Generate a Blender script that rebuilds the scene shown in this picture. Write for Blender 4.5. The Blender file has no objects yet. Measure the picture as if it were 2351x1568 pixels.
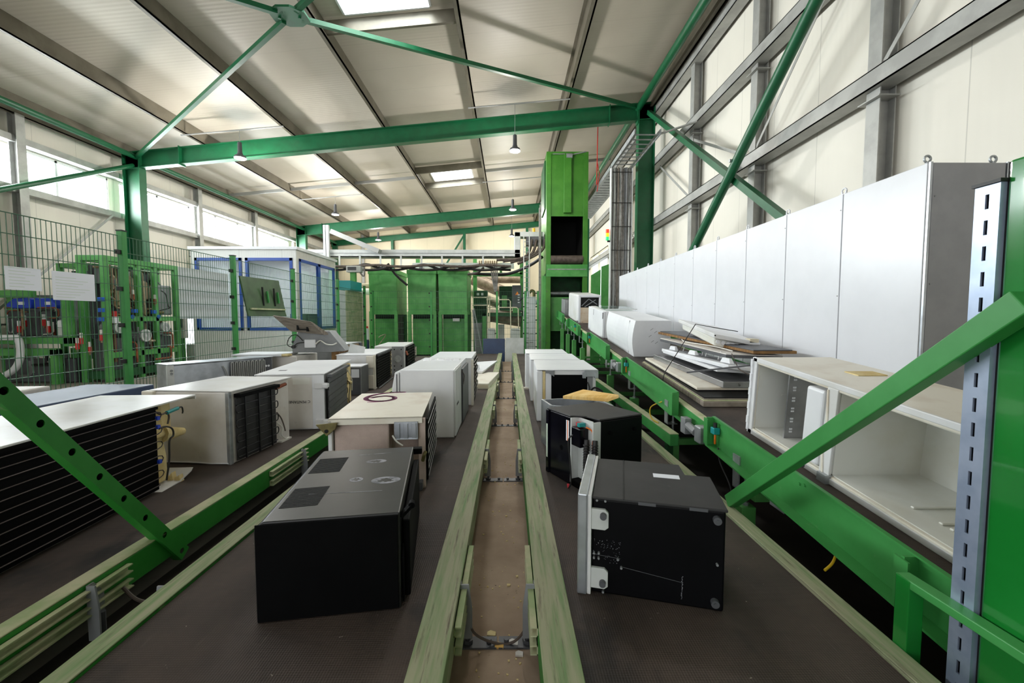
import bpy, bmesh, math, random
from mathutils import Vector, Matrix, Euler
random.seed(7)
SC = bpy.context.scene
COL = SC.collection
PI = math.pi
R = math.radians

# ------------------------------------------------------------------ camera
F, CZ = 980.0, 1.5
PITCH, YAW = math.atan(56 / F), math.atan(7.5 / F)
cam = bpy.data.cameras.new('camera')
cam.sensor_width = 36.0
cam.lens = F * 36.0 / 2351.0
cam.clip_start, cam.clip_end = 0.05, 200
co = bpy.data.objects.new('camera', cam)
co.location = (0, 0, CZ)
co.rotation_euler = (PI / 2 - PITCH, 0, -YAW)
COL.objects.link(co)
SC.camera = co
_cp, _sp, _cy, _sy = math.cos(PITCH), math.sin(PITCH), math.cos(YAW), math.sin(YAW)


def ray(px, py):
    u, v = (px - 1175.5) / F, (784 - py) / F
    x, y, z = u, _cp + v * _sp, -_sp + v * _cp
    return (x * _cy + y * _sy, -x * _sy + y * _cy, z)


def atz(px, py, z):
    d = ray(px, py); t = (z - CZ) / d[2]
    return Vector((d[0] * t, d[1] * t, z))


def aty(px, py, Y):
    d = ray(px, py); t = Y / d[1]
    return Vector((d[0] * t, Y, CZ + d[2] * t))


def atx(px, py, X):
    d = ray(px, py); t = X / d[0]
    return Vector((X, d[1] * t, CZ + d[2] * t))


# ------------------------------------------------------------------ render look
SC.view_settings.view_transform = 'Standard'
SC.view_settings.look = 'None'
SC.view_settings.gamma = 1
SC.view_settings.use_curve_mapping = False
SC.view_settings.exposure = 0.45
cy_ = SC.cycles
cy_.use_denoising = True
cy_.max_bounces = 7
cy_.diffuse_bounces = 4
cy_.glossy_bounces = 3
cy_.transmission_bounces = 4
cy_.transparent_max_bounces = 12
cy_.caustics_reflective = False
cy_.caustics_refractive = False
cy_.sample_clamp_indirect = 6

# ------------------------------------------------------------------ sky and daylight
W = bpy.data.worlds.new('overcast_sky')
SC.world = W
W.use_nodes = True
wb = W.node_tree.nodes['Background']
wb.inputs[0].default_value = (0.93, 0.97, 1.0, 1)
wb.inputs[1].default_value = 2.4

HX0, HX1, HY0, HY1 = -12.3, 4.8, -9.0, 28.6      # hall


def area(name, loc, rot, sx, sy, power, color=(1, 1, 1)):
    l = bpy.data.lights.new(name, 'AREA')
    l.shape = 'RECTANGLE'; l.size = sx; l.size_y = sy
    l.energy = power; l.color = color
    o = bpy.data.objects.new(name, l)
    o.location = loc; o.rotation_euler = rot
    COL.objects.link(o)
    return o


# daylight of the overcast sky just outside each window and skylight; the gate one is added fill
DAY = (0.95, 0.98, 1.0)
area('daylight_window', (-12.75, 8.0, 5.25), (0, R(-82), 0), 1.2, 10.2, 1300, DAY)
area('daylight_window.001', (-12.75, 18.7, 5.25), (0, R(-82), 0), 1.2, 10.2, 2600, DAY)
area('daylight_window.002', (-12.75, -2.8, 5.25), (0, R(-82), 0), 1.2, 10.2, 150, DAY)
area('daylight_skylight', (-2.5, 8.0, 8.8), (0, 0, 0), 1.7, 1.6, 300, DAY)
area('daylight_skylight.001', (-2.5, 18.5, 8.8), (0, 0, 0), 1.7, 1.6, 420, DAY)
area('daylight_skylight.002', (-2.5, -2.5, 8.8), (0, 0, 0), 1.7, 1.6, 60, DAY)
area('added_gate_fill', (-4.5, -9.4, 3.2), (R(90), 0, 0), 9.0, 5.0, 90, DAY)  # added fill light in an unseen gate behind the camera

# ------------------------------------------------------------------ materials
MATS = {}


def nd(nt, t, **kw):
    n = nt.nodes.new(t)
    for k, v in kw.items():
        setattr(n, k, v)
    return n


def newmat(name):
    m = bpy.data.materials.new(name)
    m.use_nodes = True
    nt = m.node_tree
    b = nt.nodes['Principled BSDF']
    MATS[name] = m
    return m, nt, b


def rgba(c):
    return (c[0], c[1], c[2], 1)


def mapping(nt, stretch):
    tc = nd(nt, 'ShaderNodeTexCoord')
    mp = nd(nt, 'ShaderNodeMapping')
    mp.inputs['Scale'].default_value = stretch
    nt.links.new(tc.outputs['Object'], mp.inputs['Vector'])
    return mp.outputs['Vector']


def noise(nt, vec, scale, detail=4, rough=.6):
    n = nd(nt, 'ShaderNodeTexNoise')
    n.inputs['Scale'].default_value = scale
    n.inputs['Detail'].default_value = detail
    n.inputs['Roughness'].default_value = rough
    nt.links.new(vec, n.inputs['Vector'])
    return n.outputs['Fac']


def ramp(nt, fac, lo, hi, c1=(0, 0, 0), c2=(1, 1, 1)):
    r = nd(nt, 'ShaderNodeValToRGB')
    r.color_ramp.elements[0].position = lo
    r.color_ramp.elements[1].position = hi
    r.color_ramp.elements[0].color = rgba(c1)
    r.color_ramp.elements[1].color = rgba(c2)
    nt.links.new(fac, r.inputs['Fac'])
    return r.outputs['Color']


def mixc(nt, fac, a, b):
    m = nd(nt, 'ShaderNodeMixRGB')
    for i, v in ((1, a), (2, b)):
        if isinstance(v, tuple):
            m.inputs[i].default_value = rgba(v)
        else:
            nt.links.new(v, m.inputs[i])
    if isinstance(fac, float):
        m.inputs[0].default_value = fac
    else:
        nt.links.new(fac, m.inputs[0])
    return m.outputs['Color']


def pm(name, c1, c2=None, scale=4., lo=.4, hi=.62, rough=.5, metal=0., bump=0., bscale=40., stretch=(1, 1, 1), c3=None, scale3=14., lo3=.62, hi3=.7, spec=.5, coat=0.):
    """paint / plastic / metal with patches of c2 and specks of c3"""
    m, nt, b = newmat(name)
    vec = mapping(nt, stretch)
    col = None
    if c2:
        col = ramp(nt, noise(nt, vec, scale), lo, hi, c1, c2)
    if c3:
        f = ramp(nt, noise(nt, vec, scale3, 6, .7), lo3, hi3)
        col = mixc(nt, f, col if col else tuple(c1), tuple(c3))
    if col is None:
        b.inputs['Base Color'].default_value = rgba(c1)
    else:
        nt.links.new(col, b.inputs['Base Color'])
    b.inputs['Roughness'].default_value = rough
    b.inputs['Metallic'].default_value = metal
    b.inputs['Specular IOR Level'].default_value = spec
    b.inputs['Coat Weight'].default_value = coat
    if bump:
        bp = nd(nt, 'ShaderNodeBump')
        bp.inputs['Strength'].default_value = bump
        bp.inputs['Distance'].default_value = .01
        nt.links.new(noise(nt, vec, bscale, 5), bp.inputs['Height'])
        nt.links.new(bp.outputs['Normal'], b.inputs['Normal'])
    return m


def S(r, g, b):
    f = lambda c: (c / 255 / 12.92) if c <= 10 else ((c / 255 + .055) / 1.055) ** 2.4
    return (f(r), f(g), f(b))


pm('frame_green', S(12, 90, 54), S(12, 82, 48), rough=.42)
pm('board_green', S(52, 134, 62), S(62, 144, 72), 3, rough=.45, c3=S(130, 160, 115), scale3=9, lo3=.66, hi3=.85)
pm('machine_green', S(72, 148, 70), S(92, 162, 86), 2.5, rough=.45, c3=S(130, 160, 122), scale3=6, lo3=.6, hi3=.9)
pm('tower_green', S(56, 118, 32), S(68, 130, 42), 2.5, rough=.45, c3=S(120, 146, 96), scale3=6, lo3=.62, hi3=.9)
pm('fence_green', S(36, 120, 62), rough=.45)
pm('wire_green', S(58, 100, 74), rough=.4)
pm('gloss_green', S(24, 116, 42), S(30, 126, 50), 2, rough=.14, coat=.4)
pm('rail_dusty', S(156, 156, 126), S(106, 138, 86), 3.5, .43, .68, rough=.7, stretch=(9, .55, 3), c3=S(84, 72, 60), scale3=5, lo3=.56, hi3=.72)
pm('rail_green', S(30, 120, 34), S(44, 134, 46), 3, rough=.5, c3=S(120, 140, 96), scale3=8, lo3=.64, hi3=.8)
pm('dusty_cream', S(186, 184, 150), S(150, 165, 120), 5, rough=.8)
pm('dark_green', S(16, 66, 28), S(22, 84, 40), 4, rough=.6)
pm('white_enamel', S(226, 226, 228), S(216, 215, 212), 3, rough=.32, c3=S(190, 184, 172), scale3=7, lo3=.66, hi3=.86)
pm('white_clean', S(232, 233, 236), S(224, 225, 229), 2, rough=.35)
pm('white_dirty', S(222, 218, 213), S(206, 199, 191), 2.6, .38, .66, rough=.45, c3=S(150, 128, 104), scale3=9, lo3=.64, hi3=.8)
pm('white_aged', S(228, 222, 208), S(206, 192, 172), 3, .5, .75, rough=.4, c3=S(150, 104, 66), scale3=16, lo3=.72, hi3=.78)
pm('rusty_beige', S(214, 198, 176), S(196, 170, 138), 5, .4, .7, rough=.6, c3=S(150, 92, 52), scale3=11, lo3=.6, hi3=.74)
pm('liner_white', S(226, 226, 220), S(212, 208, 194), 2.2, .45, .75, rough=.3)
pm('beige_foam', S(196, 176, 166), S(182, 162, 152), 6, rough=.85, bump=.3, bscale=80, c3=S(120, 96, 86), scale3=30, lo3=.68, hi3=.74)
pm('foam_yellow', S(226, 208, 158), S(210, 186, 128), 8, rough=.9, bump=.5, bscale=30)
pm('foam_orange', S(226, 180, 100), S(240, 206, 138), 7, rough=.85, bump=.4, bscale=40, stretch=(1, 6, 1))
pm('black_matte', S(6, 6, 7), S(9, 9, 10), 4, rough=.6, spec=.06)
pm('black_panel', S(6, 6, 8), S(9, 9, 12), 3, rough=.45, spec=.12, c3=S(30, 30, 34), scale3=8, lo3=.7, hi3=.9)
pm('black_gloss', S(8, 8, 14), S(14, 14, 24), 3, rough=.2, spec=.35, c3=S(46, 48, 66), scale3=5, lo3=.64, hi3=.82)
pm('black_dusty', S(32, 31, 32), S(46, 45, 45), 4, .4, .7, rough=.62, c3=S(80, 78, 76), scale3=12, lo3=.66, hi3=.85)
pm('black_scuffed', S(26, 26, 26), S(36, 35, 35), 3, rough=.38, spec=.3, c3=S(62, 62, 64), scale3=4, lo3=.66, hi3=.9)
pm('coil_black', S(16, 16, 18), rough=.4)
pm('coil_line', S(72, 62, 58), rough=.4, metal=.3)
pm('coil_tan', S(150, 126, 96), S(120, 100, 74), 6, rough=.6)
pm('silver_sheet', S(196, 200, 206), S(168, 172, 178), 4, rough=.34, metal=.75)
pm('stainless', S(176, 176, 178), S(150, 150, 152), 3, rough=.3, metal=.8)
pm('galvanized', S(172, 176, 178), S(146, 150, 152), 7, rough=.42, metal=.6)
pm('strut_zinc', S(172, 184, 206), S(150, 164, 188), 6, rough=.35, metal=.55)
pm('wall_steel', S(168, 168, 164), S(152, 152, 148), 3, rough=.45, metal=.2)
pm('purlin_steel', S(112, 106, 92), S(98, 92, 78), 2, rough=.5, metal=.15)
pm('pipe_grey', S(168, 168, 166), rough=.45, metal=.4)
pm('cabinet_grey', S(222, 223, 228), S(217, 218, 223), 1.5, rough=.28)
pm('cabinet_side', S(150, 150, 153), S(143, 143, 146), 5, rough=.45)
pm('dark_grey', S(84, 85, 89), S(74, 75, 79), 4, rough=.5)
pm('mid_grey', S(138, 140, 142), S(124, 126, 128), 4, rough=.5)
pm('light_grey', S(206, 208, 206), S(190, 194, 190), 3, rough=.5)
pm('cable_grey', S(150, 146, 142), S(120, 116, 112), 10, rough=.6)
pm('cable_black', S(26, 24, 24), rough=.5)
pm('cable_brown', S(96, 84, 76), S(70, 60, 54), 8, rough=.6)
pm('cable_white', S(226, 224, 216), rough=.5)
pm('cable_yellow', S(206, 170, 30), rough=.5)
pm('cable_orange', S(224, 110, 24), rough=.5)
pm('red', S(190, 30, 28), rough=.4)
pm('pink_red', S(214, 66, 74), rough=.4)
pm('rust', S(146, 78, 44), S(110, 56, 34), 12, rough=.7)
pm('blue_frame', S(18, 74, 168), S(16, 66, 156), rough=.35)
pm('blue_machine', S(30, 66, 190), rough=.4)
pm('blue_panel', S(28, 50, 84), S(36, 60, 96), 4, rough=.35)
pm('teal', S(28, 140, 140), rough=.4)
pm('amber', S(236, 180, 30), rough=.4)
pm('paper', S(232, 234, 242), rough=.7)
pm('ink', S(60, 60, 64), rough=.8)
pm('ink_purple', S(146, 70, 112), S(170, 108, 140), 8, .4, .7, rough=.8)
pm('scuff_white', S(150, 150, 158), S(96, 96, 102), 14, rough=.7)
pm('cream_panel', S(226, 216, 190), S(216, 206, 180), 1, rough=.6)
pm('olive', S(120, 112, 66), S(96, 86, 48), 8, rough=.5, metal=.4)
pm('tan_pipe', S(176, 162, 136), S(150, 136, 110), 5, rough=.55)
pm('duct_brown', S(150, 132, 112), S(120, 102, 84), 5, rough=.5, metal=.2)
pm('wood', S(150, 112, 66), S(96, 66, 36), 6, .35, .7, rough=.8, stretch=(1, 8, 1))
pm('wood_grey', S(150, 140, 128), S(112, 102, 92), 6, .35, .7, rough=.8, stretch=(1, 8, 1))
pm('board_olive', S(64, 90, 56), S(52, 74, 46), 3, rough=.5)
pm('hole_black', S(6, 6, 6), rough=.8)
pm('label_orange', S(226, 116, 40), rough=.6)
pm('label_green', S(196, 210, 190), rough=.6)
pm('safety_blue', S(24, 90, 190), rough=.4)
pm('skin_blue', S(40, 60, 110), rough=.8)


def glassmat(name, tint, refl):
    m, nt, b = newmat(name)
    nt.nodes.remove(b)
    out = nt.nodes['Material Output']
    t = nd(nt, 'ShaderNodeBsdfTransparent'); t.inputs[0].default_value = rgba(tint)
    g = nd(nt, 'ShaderNodeBsdfGlossy'); g.inputs['Roughness'].default_value = .03
    lw0 = nd(nt, 'ShaderNodeLayerWeight'); lw0.inputs[0].default_value = .5
    pw = nd(nt, 'ShaderNodeMath', operation='POWER'); pw.inputs[1].default_value = 4.
    nt.links.new(lw0.outputs['Facing'], pw.inputs[0])
    lw = nd(nt, 'ShaderNodeMath', operation='MULTIPLY_ADD'); lw.inputs[1].default_value = .6; lw.inputs[2].default_value = refl
    nt.links.new(pw.outputs[0], lw.inputs[0])
    mx = nd(nt, 'ShaderNodeMixShader')
    nt.links.new(lw.outputs[0], mx.inputs[0])
    nt.links.new(t.outputs[0], mx.inputs[1]); nt.links.new(g.outputs[0], mx.inputs[2])
    nt.links.new(mx.outputs[0], out.inputs[0])
    return m


glassmat('glass', (.96, .98, .98), .02)
glassmat('cabin_glass', (.9, .95, .96), .08)
glassmat('shelf_glass', (.82, .9, .88), .06)


def emis(name, c, s):
    m, nt, b = newmat(name)
    b.inputs['Base Color'].default_value = rgba(c)
    b.inputs['Emission Color'].default_value = rgba(c)
    b.inputs['Emission Strength'].default_value = s


emis('lamp_glow', (1, .97, .9), 40.)
emis('cabin_fill_glow', (1, .98, .94), 4.)  # glow of the panel added to brighten the cabin
emis('signal_red', S(230, 60, 30), .8)
emis('signal_amber', S(250, 190, 30), .8)
emis('signal_green', S(40, 190, 110), .8)


def ribbed(name, c1, c2, axis, pitch, seam, rough=.5, bump=.35, seamdark=.72):
    """sandwich panel: fine ribs across `axis`, a joint every `seam` metres"""
    m, nt, b = newmat(name)
    tc = nd(nt, 'ShaderNodeTexCoord')
    sx = nd(nt, 'ShaderNodeSeparateXYZ')
    nt.links.new(tc.outputs['Object'], sx.inputs[0])
    a = sx.outputs[axis]

    def math_(op, x, y=None):
        n = nd(nt, 'ShaderNodeMath', operation=op)
        for i, v in enumerate((x, y)):
            if v is None:
                continue
            if isinstance(v, (int, float)):
                n.inputs[i].default_value = v
            else:
                nt.links.new(v, n.inputs[i])
        return n.outputs[0]
    rib = math_('SINE', math_('MULTIPLY', a, 2 * PI / pitch))
    fr = math_('FRACT', math_('DIVIDE', math_('ADD', a, 100.), seam))
    joint = math_('LESS_THAN', fr, .012 / seam)
    vec = mapping(nt, (1, 1, 1))
    col = ramp(nt, noise(nt, vec, .6, 3), .35, .7, c1, c2)
    col = mixc(nt, joint, col, tuple(x * seamdark for x in c1))
    nt.links.new(col, b.inputs['Base Color'])
    b.inputs['Roughness'].default_value = rough
    h = math_('SUBTRACT', math_('MULTIPLY', rib, .5), math_('MULTIPLY', joint, 2.))
    bp = nd(nt, 'ShaderNodeBump')
    bp.inputs['Strength'].default_value = bump
    bp.inputs['Distance'].default_value = .004
    nt.links.new(h, bp.inputs['Height'])
    nt.links.new(bp.outputs['Normal'], b.inputs['Normal'])
    return m


ribbed('roof_panel', S(206, 198, 184), S(198, 190, 176), 'Y', .1, 1.0, bump=.3, seamdark=.82)
ribbed('wall_panel_x', S(226, 221, 209), S(218, 213, 201), 'Y', .1, 1.1, bump=.25)
ribbed('wall_panel_y', S(220, 208, 180), S(212, 200, 172), 'X', .1, 1.1, bump=.25)
ribbed('cabin_panel', S(226, 226, 222), S(220, 220, 216), 'X', .05, 1.2, bump=.3)


def beltmat():
    m, nt, b = newmat('belt_rubber')
    vec = mapping(nt, (1, 1, 1))
    col = ramp(nt, noise(nt, vec, 2.2, 5), .32, .7, S(48, 39, 34), S(76, 63, 55))
    st = ramp(nt, noise(nt, mapping(nt, (1, .6, 1)), 1.3, 5, .7), .56, .68)
    col = mixc(nt, st, col, S(24, 21, 20))
    lt = ramp(nt, noise(nt, mapping(nt, (14, 1.2, 1)), 3, 4), .66, .8)
    col = mixc(nt, lt, col, S(88, 78, 70))
    sp = ramp(nt, noise(nt, vec, 42, 3), .745, .76)
    col = mixc(nt, sp, col, S(150, 140, 128))
    nt.links.new(col, b.inputs['Base Color'])
    b.inputs['Roughness'].default_value = .72
    w1 = nd(nt, 'ShaderNodeTexWave', wave_type='BANDS', bands_direction='X'); w1.inputs['Scale'].default_value = 32
    w2 = nd(nt, 'ShaderNodeTexWave', wave_type='BANDS', bands_direction='Y'); w2.inputs['Scale'].default_value = 32
    nt.links.new(vec, w1.inputs['Vector']); nt.links.new(vec, w2.inputs['Vector'])
    ad = nd(nt, 'ShaderNodeMath', operation='ADD')
    nt.links.new(w1.outputs['Fac'], ad.inputs[0]); nt.links.new(w2.outputs['Fac'], ad.inputs[1])
    bp = nd(nt, 'ShaderNodeBump'); bp.inputs['Strength'].default_value = .3; bp.inputs['Distance'].default_value = .003
    nt.links.new(ad.outputs[0], bp.inputs['Height']); nt.links.new(bp.outputs['Normal'], b.inputs['Normal'])


beltmat()
pm('floor_concrete', S(156, 150, 140), S(136, 130, 120), .8, rough=.45, c3=S(112, 104, 94), scale3=3, lo3=.6, hi3=.8)
pm('floor_dust', S(176, 154, 132), S(148, 126, 106), 2.4, .35, .68, rough=.9, c3=S(70, 56, 46), scale3=34, lo3=.66, hi3=.72, bump=.3, bscale=50)
pm('floor_dark', S(58, 50, 44), S(44, 38, 34), 2, rough=.85, c3=S(96, 84, 72), scale3=20, lo3=.66, hi3=.74)


# ------------------------------------------------------------------ mesh helpers
class MB:
    def __init__(self):
        self.v, self.f = [], []

    def add(self, vs, fs):
        n = len(self.v)
        self.v += [tuple(p) for p in vs]
        self.f += [tuple(i + n for i in f) for f in fs]
        return self

    BF = [(0, 3, 2, 1), (4, 5, 6, 7), (0, 1, 5, 4), (1, 2, 6, 5), (2, 3, 7, 6), (3, 0, 4, 7)]

    def box(self, x0, y0, z0, x1, y1, z1):
        x0, x1 = min(x0, x1), max(x0, x1); y0, y1 = min(y0, y1), max(y0, y1); z0, z1 = min(z0, z1), max(z0, z1)
        return self.add([(x0, y0, z0), (x1, y0, z0), (x1, y1, z0), (x0, y1, z0), (x0, y0, z1), (x1, y0, z1), (x1, y1, z1), (x0, y1, z1)], MB.BF)

    def hexa(self, b4, t4):
        return self.add(list(b4) + list(t4), MB.BF)

    def bar(self, p, q, w, h=None, up=(0, 0, 1)):
        """rectangular bar from p to q; w across, h along up"""
        h = h or w
        p, q = Vector(p), Vector(q)
        d = (q - p).normalized()
        u = Vector(up)
        s = d.cross(u)
        if s.length < 1e-4:
            s = d.cross(Vector((0, 1, 0)))
        s.normalize(); u = s.cross(d).normalized()
        s = s * (w / 2); u = u * (h / 2)
        return self.add([p - s - u, p + s - u, q + s - u, q - s - u, p - s + u, p + s + u, q + s + u, q - s + u], MB.BF)

    def tube(self, pts, r, n=8, caps=True, closed=False):
        pts = [Vector(p) for p in pts]
        m = len(pts)
        rings = []
        prev = None
        for i, p in enumerate(pts):
            if closed:
                d = pts[(i + 1) % m] - pts[i - 1]
            else:
                d = pts[min(i + 1, m - 1)] - pts[max(i - 1, 0)]
            d.normalize()
            if prev is None:
                a = d.orthogonal().normalized()
            else:
                a = (prev - d * prev.dot(d))
                a = a.normalized() if a.length > 1e-6 else d.orthogonal().normalized()
            prev = a
            b = d.cross(a)
            rr = r[i] if isinstance(r, (list, tuple)) else r
            rings.append([p + (a * math.cos(2 * PI * k / n) + b * math.sin(2 * PI * k / n)) * rr for k in range(n)])
        vs = [v for ring in rings for v in ring]
        fs = []
        for i in range(m if closed else m - 1):
            j = (i + 1) % m
            for k in range(n):
                k2 = (k + 1) % n
                fs.append((i * n + k, i * n + k2, j * n + k2, j * n + k))
        if caps and not closed:
            fs.append(tuple(range(n - 1, -1, -1)))
            fs.append(tuple((m - 1) * n + k for k in range(n)))
        return self.add(vs, fs)

    def cyl(self, p, q, r, n=16, r2=None):
        return self.tube([p, q], [r, r2 if r2 is not None else r], n)

    def prism(self, poly, axis, a, b):
        """extrude a 2-D outline along axis ('x','y','z') from a to b"""
        def P(u, w, t):
            return {'x': (t, u, w), 'y': (u, t, w), 'z': (u, w, t)}[axis]
        n = len(poly)
        vs = [P(u, w, a) for u, w in poly] + [P(u, w, b) for u, w in poly]
        fs = [tuple(range(n - 1, -1, -1)), tuple(range(n, 2 * n))]
        for i in range(n):
            j = (i + 1) % n
            fs.append((i, j, n + j, n + i))
        return self.add(vs, fs)

    def lathe(self, prof, c=(0, 0, 0), n=20):
        """profile [(r,z)] about the vertical through c"""
        vs, fs = [], []
        for r, z in prof:
            for k in range(n):
                vs.append((c[0] + r * math.cos(2 * PI * k / n), c[1] + r * math.sin(2 * PI * k / n), c[2] + z))
        for i in range(len(prof) - 1):
            for k in range(n):
                k2 = (k + 1) % n
                fs.append((i * n + k, i * n + k2, (i + 1) * n + k2, (i + 1) * n + k))
        fs.append(tuple(range(n - 1, -1, -1)))
        fs.append(tuple((len(prof) - 1) * n + k for k in range(n)))
        return self.add(vs, fs)

    def ibeam(self, p, q, w, h, tw=.012, tf=.018, up=(0, 0, 1)):
        p, q = Vector(p), Vector(q)
        d = (q - p).normalized(); u = Vector(up)
        s = d.cross(u).normalized(); u = s.cross(d).normalized()
        self.bar(p + u * (h / 2 - tf / 2), q + u * (h / 2 - tf / 2), w, tf, u)
        self.bar(p - u * (h / 2 - tf / 2), q - u * (h / 2 - tf / 2), w, tf, u)
        return self.bar(p, q, tw, h - 2 * tf, u)

    def xf(self, M):
        self.v = [tuple(M @ Vector(p)) for p in self.v]
        return self

    def build(self, name, mat, parent=None, bevel=0., smooth=False, seg=2):
        me = bpy.data.meshes.new(name)
        me.from_pydata(self.v, [], self.f)
        bm = bmesh.new(); bm.from_mesh(me)
        bmesh.ops.recalc_face_normals(bm, faces=bm.faces)
        bm.to_mesh(me); bm.free()
        if smooth:
            me.polygons.foreach_set('use_smooth', [True] * len(me.polygons))
        me.materials.append(MATS[mat])
        o = bpy.data.objects.new(name, me)
        COL.objects.link(o)
        if parent:
            o.parent = parent
        if bevel:
            md = o.modifiers.new('bevel', 'BEVEL')
            md.width = bevel; md.segments = seg; md.limit_method = 'ANGLE'; md.angle_limit = R(40)
        if smooth:
            md = o.modifiers.new('edges', 'EDGE_SPLIT'); md.split_angle = R(38)
        return o


def tag(o, label=None, cat=None, group=None, kind=None):
    if label: o['label'] = label
    if cat: o['category'] = cat
    if group: o['group'] = group
    if kind: o['kind'] = kind
    return o


def thing(name, label, cat, loc=(0, 0, 0), rz=0., group=None, rx=0., kind=None):
    o = bpy.data.objects.new(name, None)
    o.empty_display_size = .2
    COL.objects.link(o)
    o.location = loc; o.rotation_euler = (R(rx), 0, R(rz))
    return tag(o, label, cat, group, kind)


def curve(p0, pts, n=8):
    """smooth polyline (Catmull-Rom) through p0 + pts"""
    P = [Vector(p0)] + [Vector(p) for p in pts]
    out = []
    for i in range(len(P) - 1):
        a, b, c, d = P[max(i - 1, 0)], P[i], P[i + 1], P[min(i + 2, len(P) - 1)]
        for k in range(n):
            t = k / n
            out.append(.5 * ((2 * b) + (c - a) * t + (2 * a - 5 * b + 4 * c - d) * t * t + (3 * b - a - 3 * c + d) * t ** 3))
    out.append(P[-1])
    return out


def copy_tree(o, parent=None):
    c = o.copy(); COL.objects.link(c)
    if parent: c.parent = parent
    for ch in list(o.children):
        copy_tree(ch, c)
    return c


def text_mesh(txt, size, M, name, mat, parent, flip=False):
    cu = bpy.data.curves.new('lettering', 'FONT')
    cu.body = txt; cu.size = size; cu.extrude = .0006
    o = bpy.data.objects.new('lettering', cu)
    me = bpy.data.meshes.new_from_object(o)
    bpy.data.objects.remove(o)
    me.name = name
    me.transform(M)
    me.materials.clear(); me.materials.append(MATS[mat])
    ob = bpy.data.objects.new(name, me)
    COL.objects.link(ob); ob.parent = parent
    return ob
# ================================================================== THE HALL
XL, XR = -12.0, 4.75
YA, YB = -9.0, 28.6
Y0, Y1, Y2, Y3 = 2.8, 13.3, 23.8, 28.3
CLX, CRX = -11.35, 4.17            # column centres


def zt(x):                          # top of the frame beams
    return 6.47 + .0962 * (x + 11.3)


def zr(x):                          # underside of the roof panels
    return zt(x) + .40


def struct(mb, name, mat, **k):
    return tag(mb.build(name, mat, **k), kind='structure')


struct(MB().box(XL - .3, YA - .3, -.2, XR + .3, YB + .3, 0), 'floor', 'floor_concrete')

WZ0, WZ1 = 4.66, 5.64
DY0, DY1 = 15.7, 16.9
b = MB()
b.box(XL - .12, YA, 0, XL, DY0, WZ0); b.box(XL - .12, DY1, 0, XL, YB, WZ0); b.box(XL - .12, DY0, 2.3, XL, DY1, WZ0)
b.box(XL - .12, YA, WZ1, XL, YB, 6.9)
for y in (-7.7, Y0, Y1, Y2):
    b.box(XL - .12, y - .18, WZ0, XL, y + .18, WZ1)
b.box(XL - .12, YB - 4.4, WZ0, XL, YB, WZ1)
struct(b, 'wall_left', 'wall_panel_x')
b = MB()
VY0, VY1, VZ0, VZ1 = 20.6, 25.0, 2.4, 4.9
b.box(XR, YA, 0, XR + .12, VY0, 8.6); b.box(XR, VY1, 0, XR + .12, YB, 8.6)
b.box(XR, VY0, 0, XR + .12, VY1, VZ0); b.box(XR, VY0, VZ1, XR + .12, VY1, 8.6)
struct(b, 'wall_right', 'wall_panel_x')
struct(MB().box(XL - .12, YB, 0, XR + .12, YB + .12, 8.6), 'wall_back', 'wall_panel_y')
GX0, GX1, GZ = -9, 0, 5.4  # unseen gate opening, added to let the fill light in
b = MB()
b.box(XL - .12, YA - .12, 0, GX0, YA, 8.6); b.box(GX1, YA - .12, 0, XR + .12, YA, 8.6); b.box(GX0, YA - .12, GZ, GX1, YA, 8.6)
struct(b, 'wall_front', 'wall_panel_y')

# roof with three openings for the skylights
SKX0, SKX1 = -3.3, -1.6
SKY = [(-3.1, -1.5), (7.4, 9.0), (17.9, 19.6)]
b = MB()


def slab(x0, x1, y0, y1):
    b.hexa([(x0, y0, zr(x0)), (x1, y0, zr(x1)), (x1, y1, zr(x1)), (x0, y1, zr(x0))],
           [(x0, y0, zr(x0) + .12), (x1, y0, zr(x1) + .12), (x1, y1, zr(x1) + .12), (x0, y1, zr(x0) + .12)])


slab(XL - .15, SKX0 - .042, YA - .15, YB + .15)
slab(SKX1 + .042, XR + .15, YA - .15, YB + .15)
ys = [YA - .15] + [v for p in SKY for v in (p[0] - .042, p[1] + .042)] + [YB + .15]
for k in range(0, len(ys), 2):
    slab(SKX0 - .0415, SKX1 + .0415, ys[k], ys[k + 1])
struct(b, 'ceiling', 'roof_panel')

# skylights: upstand, frame, pane
for k, (a, c) in enumerate(SKY):
    if k == 0:
        lab = 'skylight in the roof behind the camera'
    else:
        lab = ['', 'large bright skylight cut off by the top edge of the photo', 'small bright square skylight seen below the first green roof beam'][k]
    s = thing('window_%d' % (k + 5), lab, 'skylight', kind='structure')
    z0, z1 = zr(SKX0), zr(SKX1)
    u = MB()
    for (x0, x1, y0, y1) in ((SKX0 - .04, SKX0, a, c), (SKX1, SKX1 + .04, a, c), (SKX0, SKX1, a - .04, a), (SKX0, SKX1, c, c + .04)):
        u.hexa([(x0, y0, zr(x0) - .05), (x1, y0, zr(x1) - .05), (x1, y1, zr(x1) - .05), (x0, y1, zr(x0) - .05)],
               [(x0, y0, zr(x0) + .4), (x1, y0, zr(x1) + .4), (x1, y1, zr(x1) + .4), (x0, y1, zr(x0) + .4)])
    u.build('upstand', 'white_clean', s)
    MB().hexa([(SKX0, a, z0 + .36), (SKX1, a, z1 + .36), (SKX1, c, z1 + .36), (SKX0, c, z0 + .36)],
              [(SKX0, a, z0 + .38), (SKX1, a, z1 + .38), (SKX1, c, z1 + .38), (SKX0, c, z0 + .38)]).build('pane', 'glass', s)

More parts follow.
